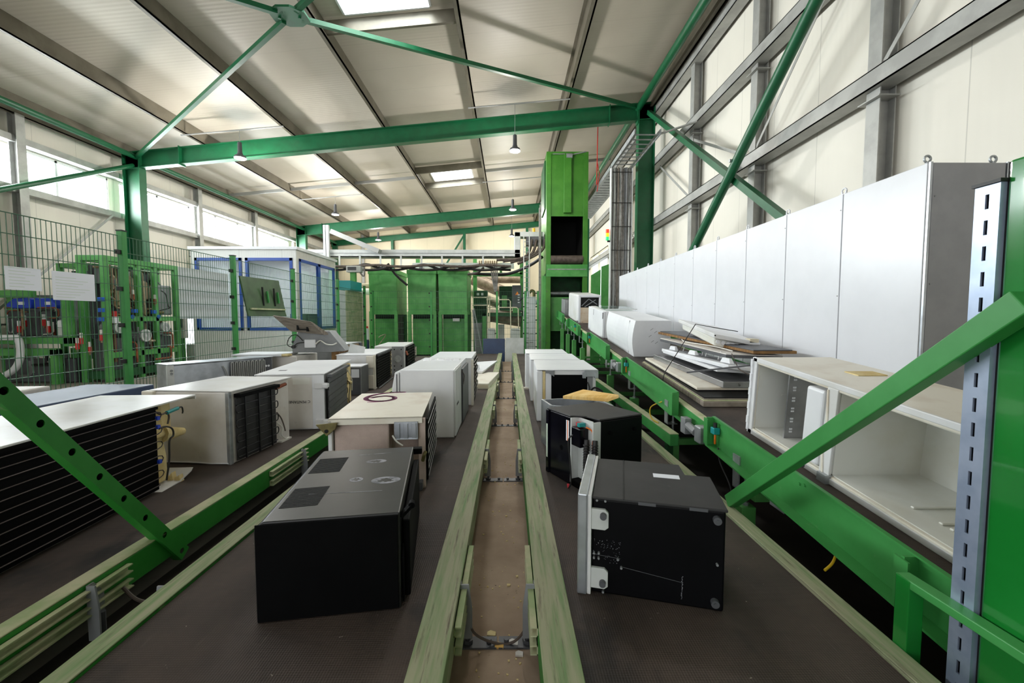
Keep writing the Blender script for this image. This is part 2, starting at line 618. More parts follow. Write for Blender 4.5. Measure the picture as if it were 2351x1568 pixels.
# ribbon windows in the left wall, one run per bay
for k, (a, c) in enumerate([(-7.5, Y0 - .18), (Y0 + .18, Y1 - .18), (Y1 + .18, Y2 - .18)]):
    w = thing('window_%d' % (k + 1), ['ribbon window high in the left wall behind the camera', 'bright ribbon window high in the left wall nearer than the green column',
              'bright ribbon window high in the left wall behind the first green column'][k], 'window', kind='structure')
    fr = MB()
    fr.box(XL - .1, a, WZ0, XL - .02, c, WZ0 + .06); fr.box(XL - .1, a, WZ1 - .06, XL - .02, c, WZ1)
    n = 7
    for i in range(n + 1):
        y = a + (c - a) * i / n
        fr.box(XL - .1, y - .03, WZ0, XL - .02, y + .03, WZ1)
    fr.build('window_frame', 'white_clean', w)
    MB().box(XL - .065, a, WZ0 + .02, XL - .055, c, WZ1 - .02).build('pane', 'glass', w)
    MB().box(XL - .02, a, WZ0 - .05, XL + .14, c, WZ0).build('window_sill', 'wall_steel', w)
w = thing('window_4', 'bright window in the right wall behind the green tower', 'window', kind='structure')
fr = MB()
for y in (VY0, (VY0 + VY1) / 2, VY1):
    fr.box(XR, y - .04, VZ0, XR + .1, y + .04, VZ1)
for z in (VZ0, VZ1):
    fr.box(XR, VY0, z - .04, XR + .1, VY1, z + .04)
fr.build('window_frame', 'cream_panel', w)
MB().box(XR + .05, VY0, VZ0, XR + .06, VY1, VZ1).build('pane', 'glass', w)
d = thing('door_1', 'open doorway with daylight in the left wall beside the white cabin', 'door', kind='structure')
fr = MB()
fr.box(XL - .13, DY0 - .06, 0, XL + .02, DY0, 2.36); fr.box(XL - .13, DY1, 0, XL + .02, DY1 + .06, 2.36); fr.box(XL - .13, DY0, 2.3, XL + .02, DY1, 2.36)
fr.build('door_frame', 'white_clean', d)
MB().box(XL - 4, DY0 - 3, -.2, XL - .14, DY1 + 4, -.02).build('threshold', 'floor_concrete', d)

# ------------------------------------------------------------------ steel frames
STEEL = 'green_painted'
fr_names = {Y0: 'nearest, overhead', Y1: 'first', Y2: 'second', Y3: 'third, at the end wall'}


def column(x, y, lab, w=.26, d=.5):
    top = zt(x) - .02
    t = thing('steel_column', lab, 'column', (x, y, 0), kind='structure')
    m = MB().ibeam((0, 0, 0), (0, 0, top), w, d, .014, .022, up=(1, 0, 0))
    m.build('shaft', 'frame_green', t)
    MB().box(-.3, -.2, 0, .3, .2, .025).build('base_plate', 'frame_green', t)
    return t


column(CLX, Y1, 'tall green steel column in front of the ribbon window on the left')
column(CRX, Y1, 'tall dark green steel column behind the row of grey cabinets')
column(CLX, Y2, 'green steel column rising behind the white cabin')
column(CRX, Y2, 'green steel column far behind the tower on the right wall')
column(CLX, Y3, 'green steel corner column farthest back beyond the white cabin', .2, .3)
for y, lab in ((Y1, 'long green steel roof beam crossing the hall nearest the camera'), (Y2, 'green steel roof beam behind the nearest one, meeting the tower'), (Y3, 'farthest green steel roof beam along the end wall')):
    h = .5 if y < Y3 else .34
    t = thing('roof_beam', lab, 'beam', kind='structure')
    x0, x1 = CLX - .25, CRX + .25
    MB().ibeam((x0, y, zt(x0) - h / 2), (x1, y, zt(x1) - h / 2), .22, h, .014, .022).build('girder', 'frame_green', t)
    if y < Y3:
        for x in ((-9.9, 3.05) if y == Y1 else (-10.2,)):
            MB().box(x - .012, y - .13, zt(x) - h - .03, x + .012, y + .13, zt(x) + .03).build('stiffener', 'frame_green', t)
        MB().box(CRX - .28, y - .12, zt(CRX) - .62, CRX - .24, y + .12, zt(CRX) - .05).build('end_plate', 'frame_green', t)
for i, x in enumerate((-7.6, -2.9, 1.2)):
    t = thing('gable_post', ['green gable post behind the white cabin', 'green gable post above the three green hoppers', 'green gable post left of the tower, above the cable tray'][i], 'post', (x, Y3, 0), kind='structure')
    MB().ibeam((0, 0, 0), (0, 0, zt(x) - .34), .16, .2, .01, .014, up=(0, 1, 0)).build('shaft', 'frame_green', t)
t = thing('wall_brace', 'thin green diagonal brace on the end wall above the hoppers', 'brace', kind='structure')
MB().bar((-2.9, Y3, zt(-2.9) - .4), (-5.6, Y3 + .05, 2.6), .1).build('rod', 'frame_green', t)

# purlins along the hall
PX = [-11.8, -9.2, -6.5, -3.8, -1.05, 1.65, 4.3]
ordn = ['dark steel eave purlin along the top of the left wall', 'grey roof purlin next to the left eave', 'grey roof purlin crossed by the green brace from the left column',
        'grey roof purlin along the left side of the skylights', 'grey roof purlin along the right side of the skylights', 'thin grey roof purlin between the skylights and the right wall', 'grey eave purlin along the top of the right wall']
for x, lab in zip(PX, ordn):
    p = MB()
    z = zt(x)
    lo = z - (.1 if x in (PX[0], PX[-1]) else 0)
    p.box(x - .012, YA, lo, x + .012, YB, z + .395)
    p.box(x + .0121, YA, lo, x + .1, YB, lo + .016)
    p.box(x + .062, YA, lo, x + .1, YB, lo + .035)
    p.box(x - .075, YA, z + .375, x - .0121, YB, z + .395)
    tag(p.build('roof_purlin', 'purlin_steel'), lab, 'purlin', kind='structure')
# struts between purlins and skylight trimmers
k = 0
for y in (7.6, 18.4):
    for a, c in zip(PX[:-1], PX[1:]):
        if a == PX[3]:
            continue
        s = MB().bar((a + .02, y, zt(a) + .2), (c - .02, y, zt(c) + .2), .05, .12)
        k += 1
        near = 'before the first' if y < 10 else 'between the first and second'
        tag(s.build('purlin_strut', 'pipe_grey'), 'light strut spanning two roof purlins %s green roof beam' % near, 'strut', 'purlin struts %s roof beam' % near, kind='structure')
for (a, c) in SKY[1:]:
    for y in (a - .2, c + .14):
        s = MB().bar((PX[3] + .02, y, zt(PX[3]) + .22), (PX[4] - .02, y, zt(PX[4]) + .22), .07, .26)
        tag(s.build('skylight_trimmer', 'purlin_steel'), 'grey trimmer beside the %s skylight' % ('large near' if a < 10 else 'small far'), 'trimmer', 'trimmers beside the %s skylight' % ('large near' if a < 10 else 'small far'), kind='structure')

# green tubes: eave struts, roof cross-bracing, wall cross-bracing


def tubing(name, lab, cat, p, q, r, mat='frame_green', n=14):
    return tag(MB().tube([p, q], r, n).build(name, mat, smooth=True), lab, cat, kind='thing')


ez = zt(3.9) - .12
tubing('eave_tube', 'thick green tube along the right eave, from overhead to the column', 'tube', (3.93, -7.7, ez), (3.93, Y1, ez), .1)
tubing('eave_tube', 'thick green tube along the right eave beyond the column', 'tube', (3.93, Y1 + .1, ez), (3.93, Y2, ez), .1)
el = zt(-11.2) - .18
tubing('eave_tube', 'green tube along the left eave nearer than the column', 'tube', (-11.2, -7.7, el), (-11.2, Y1, el), .075)
tubing('eave_tube', 'green tube along the left eave between the two columns', 'tube', (-11.2, Y1 + .1, el), (-11.2, Y2, el), .075)
tubing('eave_tube', 'short green tube along the left eave near the end wall', 'tube', (-11.2, Y2 + .1, el), (-11.2, Y3, el), .075)
NX, NY, NZ = -3.95, 8.05, 6.92
t = thing('roof_brace', 'green crossed roof bracing of four tubes meeting at a gusset plate overhead', 'brace')
e = Vector((NX, NY, NZ))
for q in ((3.85, Y1 - .1, zt(3.85) - .12), (-11.2, Y1 - .1, zt(-11.2) - .2), (3.85, Y0, zt(3.85) - .12), (-11.2, Y0, zt(-11.2) - .2)):
    q = Vector(q)
    d = (q - e).normalized()
    MB().bar(e + d * .2, q, .085, .085).build('tube', 'frame_green', t)
MB().prism([(-.32, -.12), (-.12, -.26), (.12, -.26), (.32, -.12), (.32, .12), (.12, .26), (-.12, .26), (-.32, .12)], 'z', -.02, .02).xf(Matrix.Translation(e)).build('gusset_plate', 'frame_green', t)
g = MB()
for dx in (-.18, .18):
    g.cyl((NX + dx, NY, NZ - .05), (NX + dx, NY, NZ + .05), .025, 8)
g.build('bolt', 'frame_green', t)
tubing('wall_brace', 'thick dark green brace slanting up the right wall towards the camera', 'brace', (4.05, Y0 - .1, 8.0), (4.05, Y1 - .2, .25), .085)
t = thing('wall_brace', 'light green square brace slanting down from the right column behind the thick one', 'brace')
MB().bar((4.2, Y1 - .2, zt(4.2) - .35), (4.2, Y0, .35), .12, .12).build('tube', 'frame_green', t)
MB().cyl((3.93, 7.75, 4.28), (4.1, 7.75, 4.28), .03, 10).build('bolt', 'galvanized', t)
tubing('wall_brace', 'green brace slanting across the ribbon window to the left column', 'brace', (-11.3, Y1 - .1, zt(-11.3) - .42), (-11.3, 2.9, .9), .06)

# ------------------------------------------------------------------ wall steelwork
for i, y in enumerate((5.4, 8.05, 10.75)):
    lab = ['grey wall post nearest the camera on the right wall', 'grey wall post in the middle, behind the green wall braces', 'grey wall post closest to the dark green column'][i]
    t = thing('wall_post', lab, 'post', (4.6, y, 0), kind='structure')
    MB().ibeam((0, 0, 0), (0, 0, zt(4.6) - .1), .2, .2, .012, .014, up=(1, 0, 0)).build('shaft', 'wall_steel', t)
    for z in (4.3, 6.1):
        MB().box(-.16, -.16, z - .14, .1, .16, z - .125).build('bracket', 'wall_steel', t)
for z, lab in ((4.4, 'lower grey wall rail along the right wall above the cabinets'), (6.2, 'upper grey wall rail along the right wall'), (7.75, 'grey rail at the top of the right wall under the eave')):
    g = MB()
    x = 4.42
    g.box(x, YA, z - .11, x + .25, YB, z - .095); g.box(x, YA, z - .11, x + .015, YB, z + .11); g.box(x, YA, z + .095, x + .25, YB, z + .11)
    tag(g.build('wall_rail', 'wall_steel'), lab, 'rail', kind='structure')
for (p, q, lab) in (((4.52, 4.3, 7.9), (4.52, 8.0, 4.55), 'thin dark diagonal strap between the middle wall post and the eave'), ((4.52, 2.4, 7.6), (4.52, 5.3, 4.55), 'thin dark diagonal strap at the nearest wall post'),
                    ((4.52, 10.8, 5.9), (4.52, 8.15, 4.5), 'thin diagonal strap between the wall rails behind the crossed braces'), ((4.52, 13.0, 6.0), (4.52, 10.85, 4.5), 'thin diagonal strap between the dark green column and the next wall post')):
    tag(MB().bar(p, q, .06, .008, up=(1, 0, 0)).build('wall_strap', 'wall_steel'), lab, 'strap', kind='thing')
for i, y in enumerate((10.55, 16.5, 20.1)):
    lab = ['dark grey post on the left wall, left of the green column', 'grey post on the left wall just right of the green column', 'grey post on the left wall behind the white cabin'][i]
    t = thing('wall_post', lab, 'post', (-11.75, y, 0), kind='structure')
    MB().ibeam((0, 0, 0), (0, 0, zt(-11.75) - .1), .2, .2, .012, .014, up=(1, 0, 0)).build('shaft', 'wall_steel', t)
for z, lab in ((4.56, 'grey rail under the ribbon window'), (5.74, 'grey rail above the ribbon window')):
    tag(MB().box(-11.98, YA, z - .08, -11.72, YB, z + .08).build('wall_rail', 'wall_steel'), lab, 'rail', kind='structure')
tag(MB().bar((-11.7, 12.9, 4.5), (-11.7, 9.4, 1.2), .06, .01, up=(1, 0, 0)).build('wall_strap', 'wall_steel'), 'thin diagonal strap on the left wall behind the mesh fence', 'strap', kind='thing')
for x, lab in ((-9.6, 'grey post on the end wall left of the hoppers'), (3.4, 'grey post on the end wall right of the tower')):
    tag(MB().box(x - .08, YB - .16, 0, x + .08, YB, zr(x)).build('wall_post', 'wall_steel'), lab, 'post', kind='structure')

# ------------------------------------------------------------------ pendant lamps
lamp_labels = {(-7.65, 12.5): 'lit pendant lamp in front of the nearest roof beam, above the fence', (.18, 12.5): 'lit pendant lamp in front of the nearest roof beam, beside the tower',
               (-7.65, 19.2): 'lit pendant lamp above the white cabin', (.18, 19.2): 'lit pendant lamp in front of the second roof beam, beside the tower',
               (-7.65, 25.4): 'lit pendant lamp above the leftmost green hopper, near the end wall', (.18, 25.4): 'lit pendant lamp near the end wall, beside the cable tray',
               (.18, 5.9): 'lit pendant lamp at the very top edge of the photo'}
for (x, y), lab in lamp_labels.items():
    zl = 6.28 if x > -1 else 6.05
    t = thing('pendant_lamp', lab, 'lamp', (x, y, zl), group='pendant lamps under the roof')
    zp = zt(x) - .02 - zl
    MB().cyl((0, 0, .42), (0, 0, zp), .007, 6).build('cord', 'pipe_grey', t)
    MB().lathe([(.03, .42), (.055, .4), (.06, .12), (.075, .1), (.075, .06), (.05, .05)]).build('ballast_housing', 'dark_grey', t, smooth=True)
    MB().lathe([(.07, .07), (.14, .03), (.16, -.02), (.15, -.035), (.0001, -.035)]).build('lamp_head', 'dark_grey', t, smooth=True)
    MB().lathe([(.0001, -.06), (.1, -.055), (.145, -.045), (.15, -.036), (.0001, -.0352)]).build('diffuser', 'lamp_glow', t, smooth=True)
    l = bpy.data.lights.new('lamp_light', 'POINT')
    l.energy = 190 if y > 8 else 45; l.color = (1, .965, .91); l.shadow_soft_size = .14
    o = bpy.data.objects.new('lamp_light', l); o.location = (0, 0, -.24); o.parent = t
    COL.objects.link(o)
    # carrier pipe clamped under two purlins
for (x, y), lab in list(lamp_labels.items()):
    a, c = (PX[1], PX[2]) if x < -5 else (PX[4], PX[5])
    yy = y
    pp = MB().tube([(a - .1, yy, zt(a) - .02), (c + .1, yy, zt(c) - .02)], .022, 8)
    tag(pp.build('lamp_carrier_pipe', 'pipe_grey', smooth=True), lab.replace('lit pendant lamp', 'pipe carrying the lamp'), 'pipe')
# ================================================================== CONVEYORS
BZ = .3                                 # belt level
CY0, CY1 = -1.2, 14.0
struct(MB().box(-.33, CY0, 0, .25, 14.3, .006), 'floor_strip', 'floor_dust')['label'] = 'dusty beige floor strip between the two centre conveyors'
struct(MB().box(1.3, CY0, 0, 3.05, 14.9, .006), 'floor_strip', 'floor_dark')['label'] = 'dark floor under the rising conveyor'  # strip in a darker colour than the concrete around it
struct(MB().box(-2.0, CY0, 0, -1.4, 14.0, .006), 'floor_strip', 'floor_dark')['label'] = 'dark floor gap beside the middle conveyor'  # same darker floor colour in the gap


def bracket(x, y, s, zt_=.31):
    """levelling foot: folded plate, threaded rod, slotted floor plate; s = side that faces the gap"""
    m = MB()
    x1 = x + s * .052
    m.prism([(x, .06), (x1, .06), (x1, .2), (x + s * .038, zt_), (x, zt_)], 'y', y - .004, y + .004)
    m.prism([(y, .06), (y + .075, .06), (y + .075, .24), (y + .03, zt_), (y, zt_)], 'x', x - .003, x + .003)
    return m


def bracket_foot(x, y, s):
    m = MB()
    m.cyl((x + s * .03, y + .035, .012), (x + s * .03, y + .035, .17), .011, 8)
    m.cyl((x + s * .03, y + .035, .012), (x + s * .03, y + .035, .03), .022, 6)
    m.box(x - s * .02, y, .006, x + s * .16, y + .07, .014)
    m.cyl((x + s * .125, y + .035, .013), (x + s * .125, y + .035, .03), .012, 6)
    return m


def flat_conveyor(lab, xl0, xl1, xr0, xr1, y1, capl, capr, sider, br, ducts):
    t = thing('belt_conveyor', lab, 'conveyor', (0, 0, 0))
    MB().box(xl1 - .004, CY0, BZ - .012, xr0 + .004, y1 - .05, BZ).build('belt', 'belt_rubber', t)
    dr = MB()
    for y in (CY0 + .1, y1 - .09):
        dr.cyl((xl1, y, BZ - .075), (xr0, y, BZ - .075), .06, 16)
    dr.build('roller', 'mid_grey', t, smooth=True)
    MB().box(xl1 + .02, CY0 + .2, BZ - .13, xr0 - .02, y1 - .2, BZ - .03).build('slider_bed', 'dark_green', t)
    for (a, c, cap, side) in ((xl0, xl1, capl, 'rail_green'), (xr0, xr1, capr, sider)):
        MB().box(a, CY0, BZ - .13, c, y1, BZ + .012).build('side_rail', side, t, bevel=.004)
        MB().box(a - .001, CY0, BZ + .0125, c + .001, y1 + .001, BZ + .02).build('rail_cap', cap, t, bevel=.003)
    for (x, s) in br:
        k = 0
        y = 1.84
        while y < 13.6:
            p = bracket(x, y, s).build('support_bracket', 'mid_grey', t)
            bracket_foot(x, y, s).build('levelling_foot', 'dark_grey', p)
            y += 1.96
    for (x, s, y) in ducts:
        m = MB()
        for z in (.285, .21):
            m.box(x, y - .3, z, x + s * .03, y + .3, z + .006); m.box(x, y - .3, z - .035, x + s * .03, y + .3, z - .029)
            m.box(x, y - .3, z - .035, x + s * .004, y + .3, z + .006)
        m.build('slotted_rail', 'dusty_cream', t)
    return t


flat_conveyor('centre belt conveyor left of the dusty floor strip, carrying the small black refrigerator', -1.52, -1.43, -.34, -.216, CY1, 'rail_dusty', 'rail_dusty', 'rail_dusty',
              [(-.216, 1), (-1.52, -1)], [(-.216, 1, 1.9), (-.216, 1, 3.86), (-.216, 1, 5.8), (-.216, 1, 7.8)])
flat_conveyor('centre belt conveyor right of the dusty floor strip, carrying the two black built-in units', .114, .247, 1.32, 1.40, CY1, 'rail_dusty', 'rail_dusty', 'rail_dusty',
              [(.114, -1)], [(.114, -1, 1.9), (.114, -1, 3.86), (.114, -1, 5.8), (.114, -1, 7.8)])
flat_conveyor('wide belt conveyor with a bright green side rail, left of the centre conveyors', -3.3, -3.24, -1.96, -1.88, CY1 - 1, 'dusty_cream', 'dusty_cream', 'rail_green',
              [(-1.87, 1)], [(-1.88, 1, 1.75), (-1.88, 1, 3.6)])
flat_conveyor('outer belt conveyor along the green mesh fence', -4.62, -4.56, -3.42, -3.36, CY1 - 2, 'dusty_cream', 'dusty_cream', 'rail_green', [], [])
b = MB()
rnd = random.Random(3)
for i in range(230):
    y = .9 + rnd.random() ** 2 * 10
    x = rnd.uniform(-.19, .09)
    s = rnd.uniform(.002, .007) * (1.6 if rnd.random() < .1 else 1)
    a = rnd.uniform(0, PI)
    pts = [(x + s * rnd.uniform(.6, 1.6) * math.cos(a + k * PI / 2), y + s * rnd.uniform(.6, 1.6) * math.sin(a + k * PI / 2)) for k in range(4)]
    b.prism(pts, 'z', .006, .006 + s * .7)
tag(b.build('debris', 'foam_yellow'), 'small crumbs of foam and plastic scattered on the dusty floor strip', 'debris', kind='stuff')
for (px, py, r, lab, mt) in ((1178, 1475, .022, 'pale grey plastic chip on the floor strip, square one', 'white_dirty'), (1192, 1501, .017, 'pale rounded plastic chip near the bottom of the floor strip', 'white_dirty'),
                             (1128, 1455, .02, 'yellow foam chunk on the floor strip beside the sagging cable', 'foam_yellow'), (1146, 1482, .02, 'brown foam chunk lowest on the floor strip', 'foam_orange')):
    p = atz(px, py, .012)
    m = MB().prism([(p.x - r, p.y - r * .6), (p.x + r, p.y - r * .8), (p.x + r * 1.1, p.y + r * .5), (p.x - r * .2, p.y + r), (p.x - r, p.y + r * .5)], 'z', .006, .016)
    tag(m.build('plastic_chip' if 'plastic' in lab else 'foam_chunk', mt, bevel=.002), lab, 'chip')
c = MB().tube(curve((-.19, 1.86, .2), [(-.16, 1.84, .09), (-.06, 1.86, .02), (.02, 1.86, .025), (.075, 1.85, .1), (.09, 1.86, .2)]), .006, 8)
tag(c.build('cable', 'cable_brown', smooth=True), 'thin cable sagging across the floor strip between two support feet', 'cable')
c = MB().tube(curve((-1.86, 2.0, .2), [(-1.8, 2.02, .12), (-1.72, 2.1, .06), (-1.6, 2.2, .1)]), .008, 8)
tag(c.build('cable', 'cable_brown', smooth=True), 'brown cable running out of the green side rail at the lower left', 'cable')

# ------------------------------------------------------------------ rising conveyor
IA, IS = .315, .093
INC = math.degrees(math.atan(IS))
IXL, IXR = 1.62, 3.0


def iz(y, d=0.):
    return IA + IS * y + d


def ibox(m, x0, x1, y0, y1, d0, d1):
    return m.hexa([(x0, y0, iz(y0, d0)), (x1, y0, iz(y0, d0)), (x1, y1, iz(y1, d0)), (x0, y1, iz(y1, d0))],
                  [(x0, y0, iz(y0, d1)), (x1, y0, iz(y0, d1)), (x1, y1, iz(y1, d1)), (x0, y1, iz(y1, d1))])


t = thing('rising_conveyor', 'rising belt conveyor with green side boards that climbs to the green tower', 'conveyor')
ibox(MB(), IXL + .09, IXR - .06, -.8, 14.9, -.012, 0).build('belt', 'belt_rubber', t)
ibox(MB(), IXL + .1, IXR - .06, -.8, 14.9, -.14, -.03).build('slider_bed', 'dark_green', t)
for x in (IXL + .03, IXR - .06):
    m = MB()
    ibox(m, x, x + .06, -.8, 14.9, -.2, -.025)
    m.build('frame_rail', 'board_green', t, bevel=.004)
    ibox(MB(), x, x + .066, -.8, 14.9, -.0245, -.012).build('rail_cap', 'dusty_cream', t)
for (ya, yb) in ((-.3, 3.3), (4.02, 5.8), (6.8, 8.45), (9.6, 11.3), (12.4, 13.9)):
    for side in (0, 1):
        m = MB()
        x = IXL if side == 0 else IXR
        s = -1 if side == 0 else 1
        ibox(m, x, x + s * .008, ya, yb, -.12, .1)
        ibox(m, x, x + s * .022, ya, yb, .094, .102)
        ibox(m, x, x + s * .075, ya, yb, -.128, -.118)
        q = m.build('side_board', 'board_green', t)
        m = MB()
        ends = (ya, yb) if yb - ya < 2 else (ya, 1.62, yb)
        for y in ends:
            m = MB()
            ibox(m, x, x + s * .065, y - .006, y + .006, -.118, .094)
            ibox(m, x + s * .066, x + s * .074, y - .03, y + .03, -.118, .085)
            m.build('stiffener', 'board_green', q)
for y in (2.95, 4.3, 5.65, 7.0, 9.7, 10.95, 12.1, 13.4):
    m = MB()
    zp = max(iz(y, -.42), .12)
    x = IXL + .06
    m.box(x - .05, y - .05, .006, x + .05, y + .05, zp)
    p = m.build('leg', 'machine_green', t, bevel=.004)
    m = MB()
    m.cyl((x, y, zp), (x, y, iz(y, -.2)), .011, 8)
    m.cyl((x, y, zp), (x, y, zp + .02), .024, 6)
    m.cyl((x, y, iz(y, -.3)), (x, y, iz(y, -.28)), .02, 6)
    m.build('threaded_rod', 'galvanized', p)
    m = MB()
    m.prism([(y - .04, iz(y, -.3)), (y + .04, iz(y, -.3)), (y + .045, iz(y, -.06)), (y - .045, iz(y, -.06))], 'x', x - .075, x - .067)
    m.box(x - .075, y - .04, iz(y, -.3), x + .03, y + .04, iz(y, -.294))
    m.build('bracket_plate', 'galvanized', p)
    MB().box(x + .05, y - .03, .2, IXR - .1, y + .03, .26).build('cross_tie', 'machine_green', p)
    MB().box(IXR - .1, y - .05, .006, IXR, y + .05, iz(y, -.2)).build('far_leg', 'machine_green', p)
for y in (3.62, 6.3):
    m = MB()
    m.box(IXL - .05, y - .17, iz(y, -.2), IXL + .03, y - .06, iz(y, -.06))
    g = m.build('drive_gearbox', 'galvanized', t, bevel=.01)
    m = MB()
    m.cyl((IXL - .03, y - .06, iz(y, -.13)), (IXL - .03, y + .1, iz(y, -.11)), .035, 12)
    m.box(IXL - .06, y + .1, iz(y, -.19), IXL + .0, y + .2, iz(y, -.05))
    m.build('motor', 'mid_grey', g, bevel=.004)
for (y, lab) in ((3.22, 1), (5.72, 1), (8.35, 1), (10.2, 1)):
    m = MB().box(IXL - .06, y - .03, iz(y, -.01), IXL - .012, y + .03, iz(y, .04))
    g = m.build('light_sensor', 'teal', t, bevel=.005)
    MB().tube(curve((IXL - .035, y, iz(y, -.01)), [(IXL - .035, y, iz(y, -.05)), (IXL - .03, y + .01, iz(y, -.09))]), .008, 8).build('sensor_cable', 'cable_orange', g, smooth=True)
    MB().cyl((IXL - .036, y, iz(y, .04)), (IXL - .036, y, iz(y, .075)), .014, 10).build('sensor_cap', 'cable_black', g)
p = atx(1845, 1065, IXL)
MB().cyl((IXL - .009, p.y, p.z), (IXL - .0075, p.y, p.z), .02, 14).build('rubber_plug', 'hole_black', t)
p = atx(1845, 1112, IXL)
m = MB()
for dy in (-.02, .02):
    m.cyl((IXL - .016, p.y + dy, p.z - dy * .2), (IXL - .008, p.y + dy, p.z - dy * .2), .008, 8)
m.build('bolt', 'board_green', t)
p = atx(1785, 1150, IXL + .03)
MB().box(IXL + .026, p.y - .07, p.z - .05, IXL + .03, p.y + .07, p.z + .03).build('rating_plate', 'mid_grey', t)

t = tag(MB().box(1.50, 3.9, .3, 1.58, 14.6, .41).build('base_beam', 'board_green', bevel=.004), 'long green floor beam at the feet of the rising conveyor', 'beam', kind='thing')
MB().box(1.499, 3.9, .4105, 1.581, 14.6, .416).build('dust_cap', 'dusty_cream', t)
m = MB()
for y in (4.0, 6.2, 8.6, 11, 13.4):
    m.box(1.51, y, .006, 1.57, y + .06, .3)
m.build('foot', 'dark_green', t)
for (pts, lab, mt) in (([(1.5, 1.95, .3), (1.56, 1.98, .32), (1.62, 2.03, .36), (1.63, 2.05, .38)], 'yellow cable between the rising conveyor and the belt edge at the lower right', 'cable_yellow'),
                       ([(1.6, 4.4, .62), (1.5, 4.45, .55), (1.49, 4.4, .45), (1.53, 4.3, .42)], 'yellow cable hanging under the middle green side board', 'cable_yellow'),
                       ([(1.6, 3.2, .5), (1.57, 3.1, .42), (1.58, 2.98, .3), (1.6, 2.95, .15)], 'black cable hanging from the gearbox under the nearest green side board', 'cable_black')):
    tag(MB().tube(curve(pts[0], pts[1:]), .006, 8).build('cable', mt, smooth=True), lab, 'cable')

# ------------------------------------------------------------------ near green machine side on the right
t = thing('machine_post', 'glossy green machine panel with a slotted steel strut at the right edge', 'machine panel')
MB().box(1.47, -.6, .0, 1.535, 1.27, 1.96).build('side_panel', 'gloss_green', t, bevel=.008)
sp = MB()
sp.box(1.455, 1.275, .0, 1.462, 1.304, 1.9); sp.box(1.455, 1.315, .0, 1.462, 1.345, 1.9)
z = .0
while z < 1.9:
    sp.box(1.455, 1.304, z, 1.462, 1.315, min(z + .034, 1.9)); z += .078
sp.box(1.462, 1.338, .0, 1.53, 1.345, 1.9); sp.box(1.462, 1.275, 0, 1.53, 1.282, 1.9)
st = sp.build('slotted_strut', 'strut_zinc', t)
MB().box(1.5, 1.283, .0, 1.525, 1.337, 1.89).build('strut_back', 'hole_black', st)
MB().box(1.448, 1.27, 1.9, 1.535, 1.35, 1.91).build('end_cap', 'cable_black', st)
MB().box(1.474, 1.262, 0, 1.53, 1.274, 1.955).build('rubber_seal', 'hole_black', t)
a, c = Vector((1.40, 2.62, .34)), Vector((1.435, 1.17, 1.545))
brc = MB().bar(a, c, .06, .075)
brc.build('diagonal_strut', 'board_green', t, bevel=.004)
t = thing('guard_rail', 'square green guard bar with an upright at the lower right corner', 'guard bar')
MB().bar((1.43, 1.46, .0), (1.43, 1.46, .575), .055, .055).build('upright', 'gloss_green', t, bevel=.003)
MB().bar((1.43, 1.49, .56), (1.43, .3, .585), .05, .03).build('bar', 'board_green', t, bevel=.003)
g = MB().tube(curve((1.2, 1.0, .32), [(1.3, 1.12, .38), (1.36, 1.18, .4), (1.42, 1.14, .36), (1.44, 1.0, .3)]), .022, 10)
tag(g.build('corrugated_hose', 'mid_grey', smooth=True), 'short grey corrugated hose at the bottom right corner', 'hose')

# left mirror strut: perforated angle
t = thing('perforated_strut', 'green steel strut with round holes slanting across the leftmost refrigerator', 'strut')
a, c = Vector((-1.862, 2.40, .14)), Vector((-1.85, 1.15, 1.78))
d = (c - a).normalized()
L = (c - a).length
n = Vector((1, 0, 0))
s = d.cross(n).normalized()            # in-plane across
W2 = .036
M = Matrix((( n.x, s.x, d.x, a.x), (n.y, s.y, d.y, a.y), (n.z, s.z, d.z, a.z), (0, 0, 0, 1)))
# web with real holes: strips around each hole
m = MB()
hp, hr, ns = .19, .016, 12
u = .0
holes = [.04 + hp * k for k in range(int(L / hp))]
prev = 0.
for h in holes:
    lo, hi = h - .03, h + .03
    if lo > prev:
        m.box(-.004, -W2, prev, 0, W2, lo)
    ring = [(hr * math.cos(2 * PI * k / ns), h + hr * math.sin(2 * PI * k / ns)) for k in range(ns)]
    sq = []
    for k in range(ns):
        ca, sa = math.cos(2 * PI * k / ns), math.sin(2 * PI * k / ns)
        f = 1 / max(abs(ca) / W2, abs(sa) / .03)
        sq.append((ca * f, h + sa * f))
    # include the true corners
    for k in range(ns):
        k2 = (k + 1) % ns
        A, B, C_, D_ = ring[k], ring[k2], sq[k2], sq[k]
        mid = None
        if abs(abs(C_[0]) - W2) < 1e-6 and abs(abs(D_[0]) - W2) > 1e-6 or abs(abs(D_[0]) - W2) < 1e-6 and abs(abs(C_[0]) - W2) > 1e-6:
            mid = (math.copysign(W2, C_[0] + D_[0]), h + math.copysign(.03, (C_[1] - h) + (D_[1] - h)))
        poly = [A, B, C_, mid, D_] if mid else [A, B, C_, D_]
        m.prism(poly, 'x', -.004, 0)
    prev = hi
m.box(-.004, -W2, prev, 0, W2, L)
m.xf(M)
m.build('perforated_flange', 'rail_green', t)
MB().box(-.05, W2 - .005, 0, -.0042, W2, L).xf(M).build('side_flange', 'rail_green', t)
MB().box(-.05, -W2, 0, -.0042, -W2 + .005, L).xf(M).build('side_flange', 'rail_green', t)
MB().box(-.05, -W2 + .005, 0, -.045, W2 - .005, L).xf(M).build('back_flange', 'hole_black', t)  # coloured black to stand in for shade inside the tube

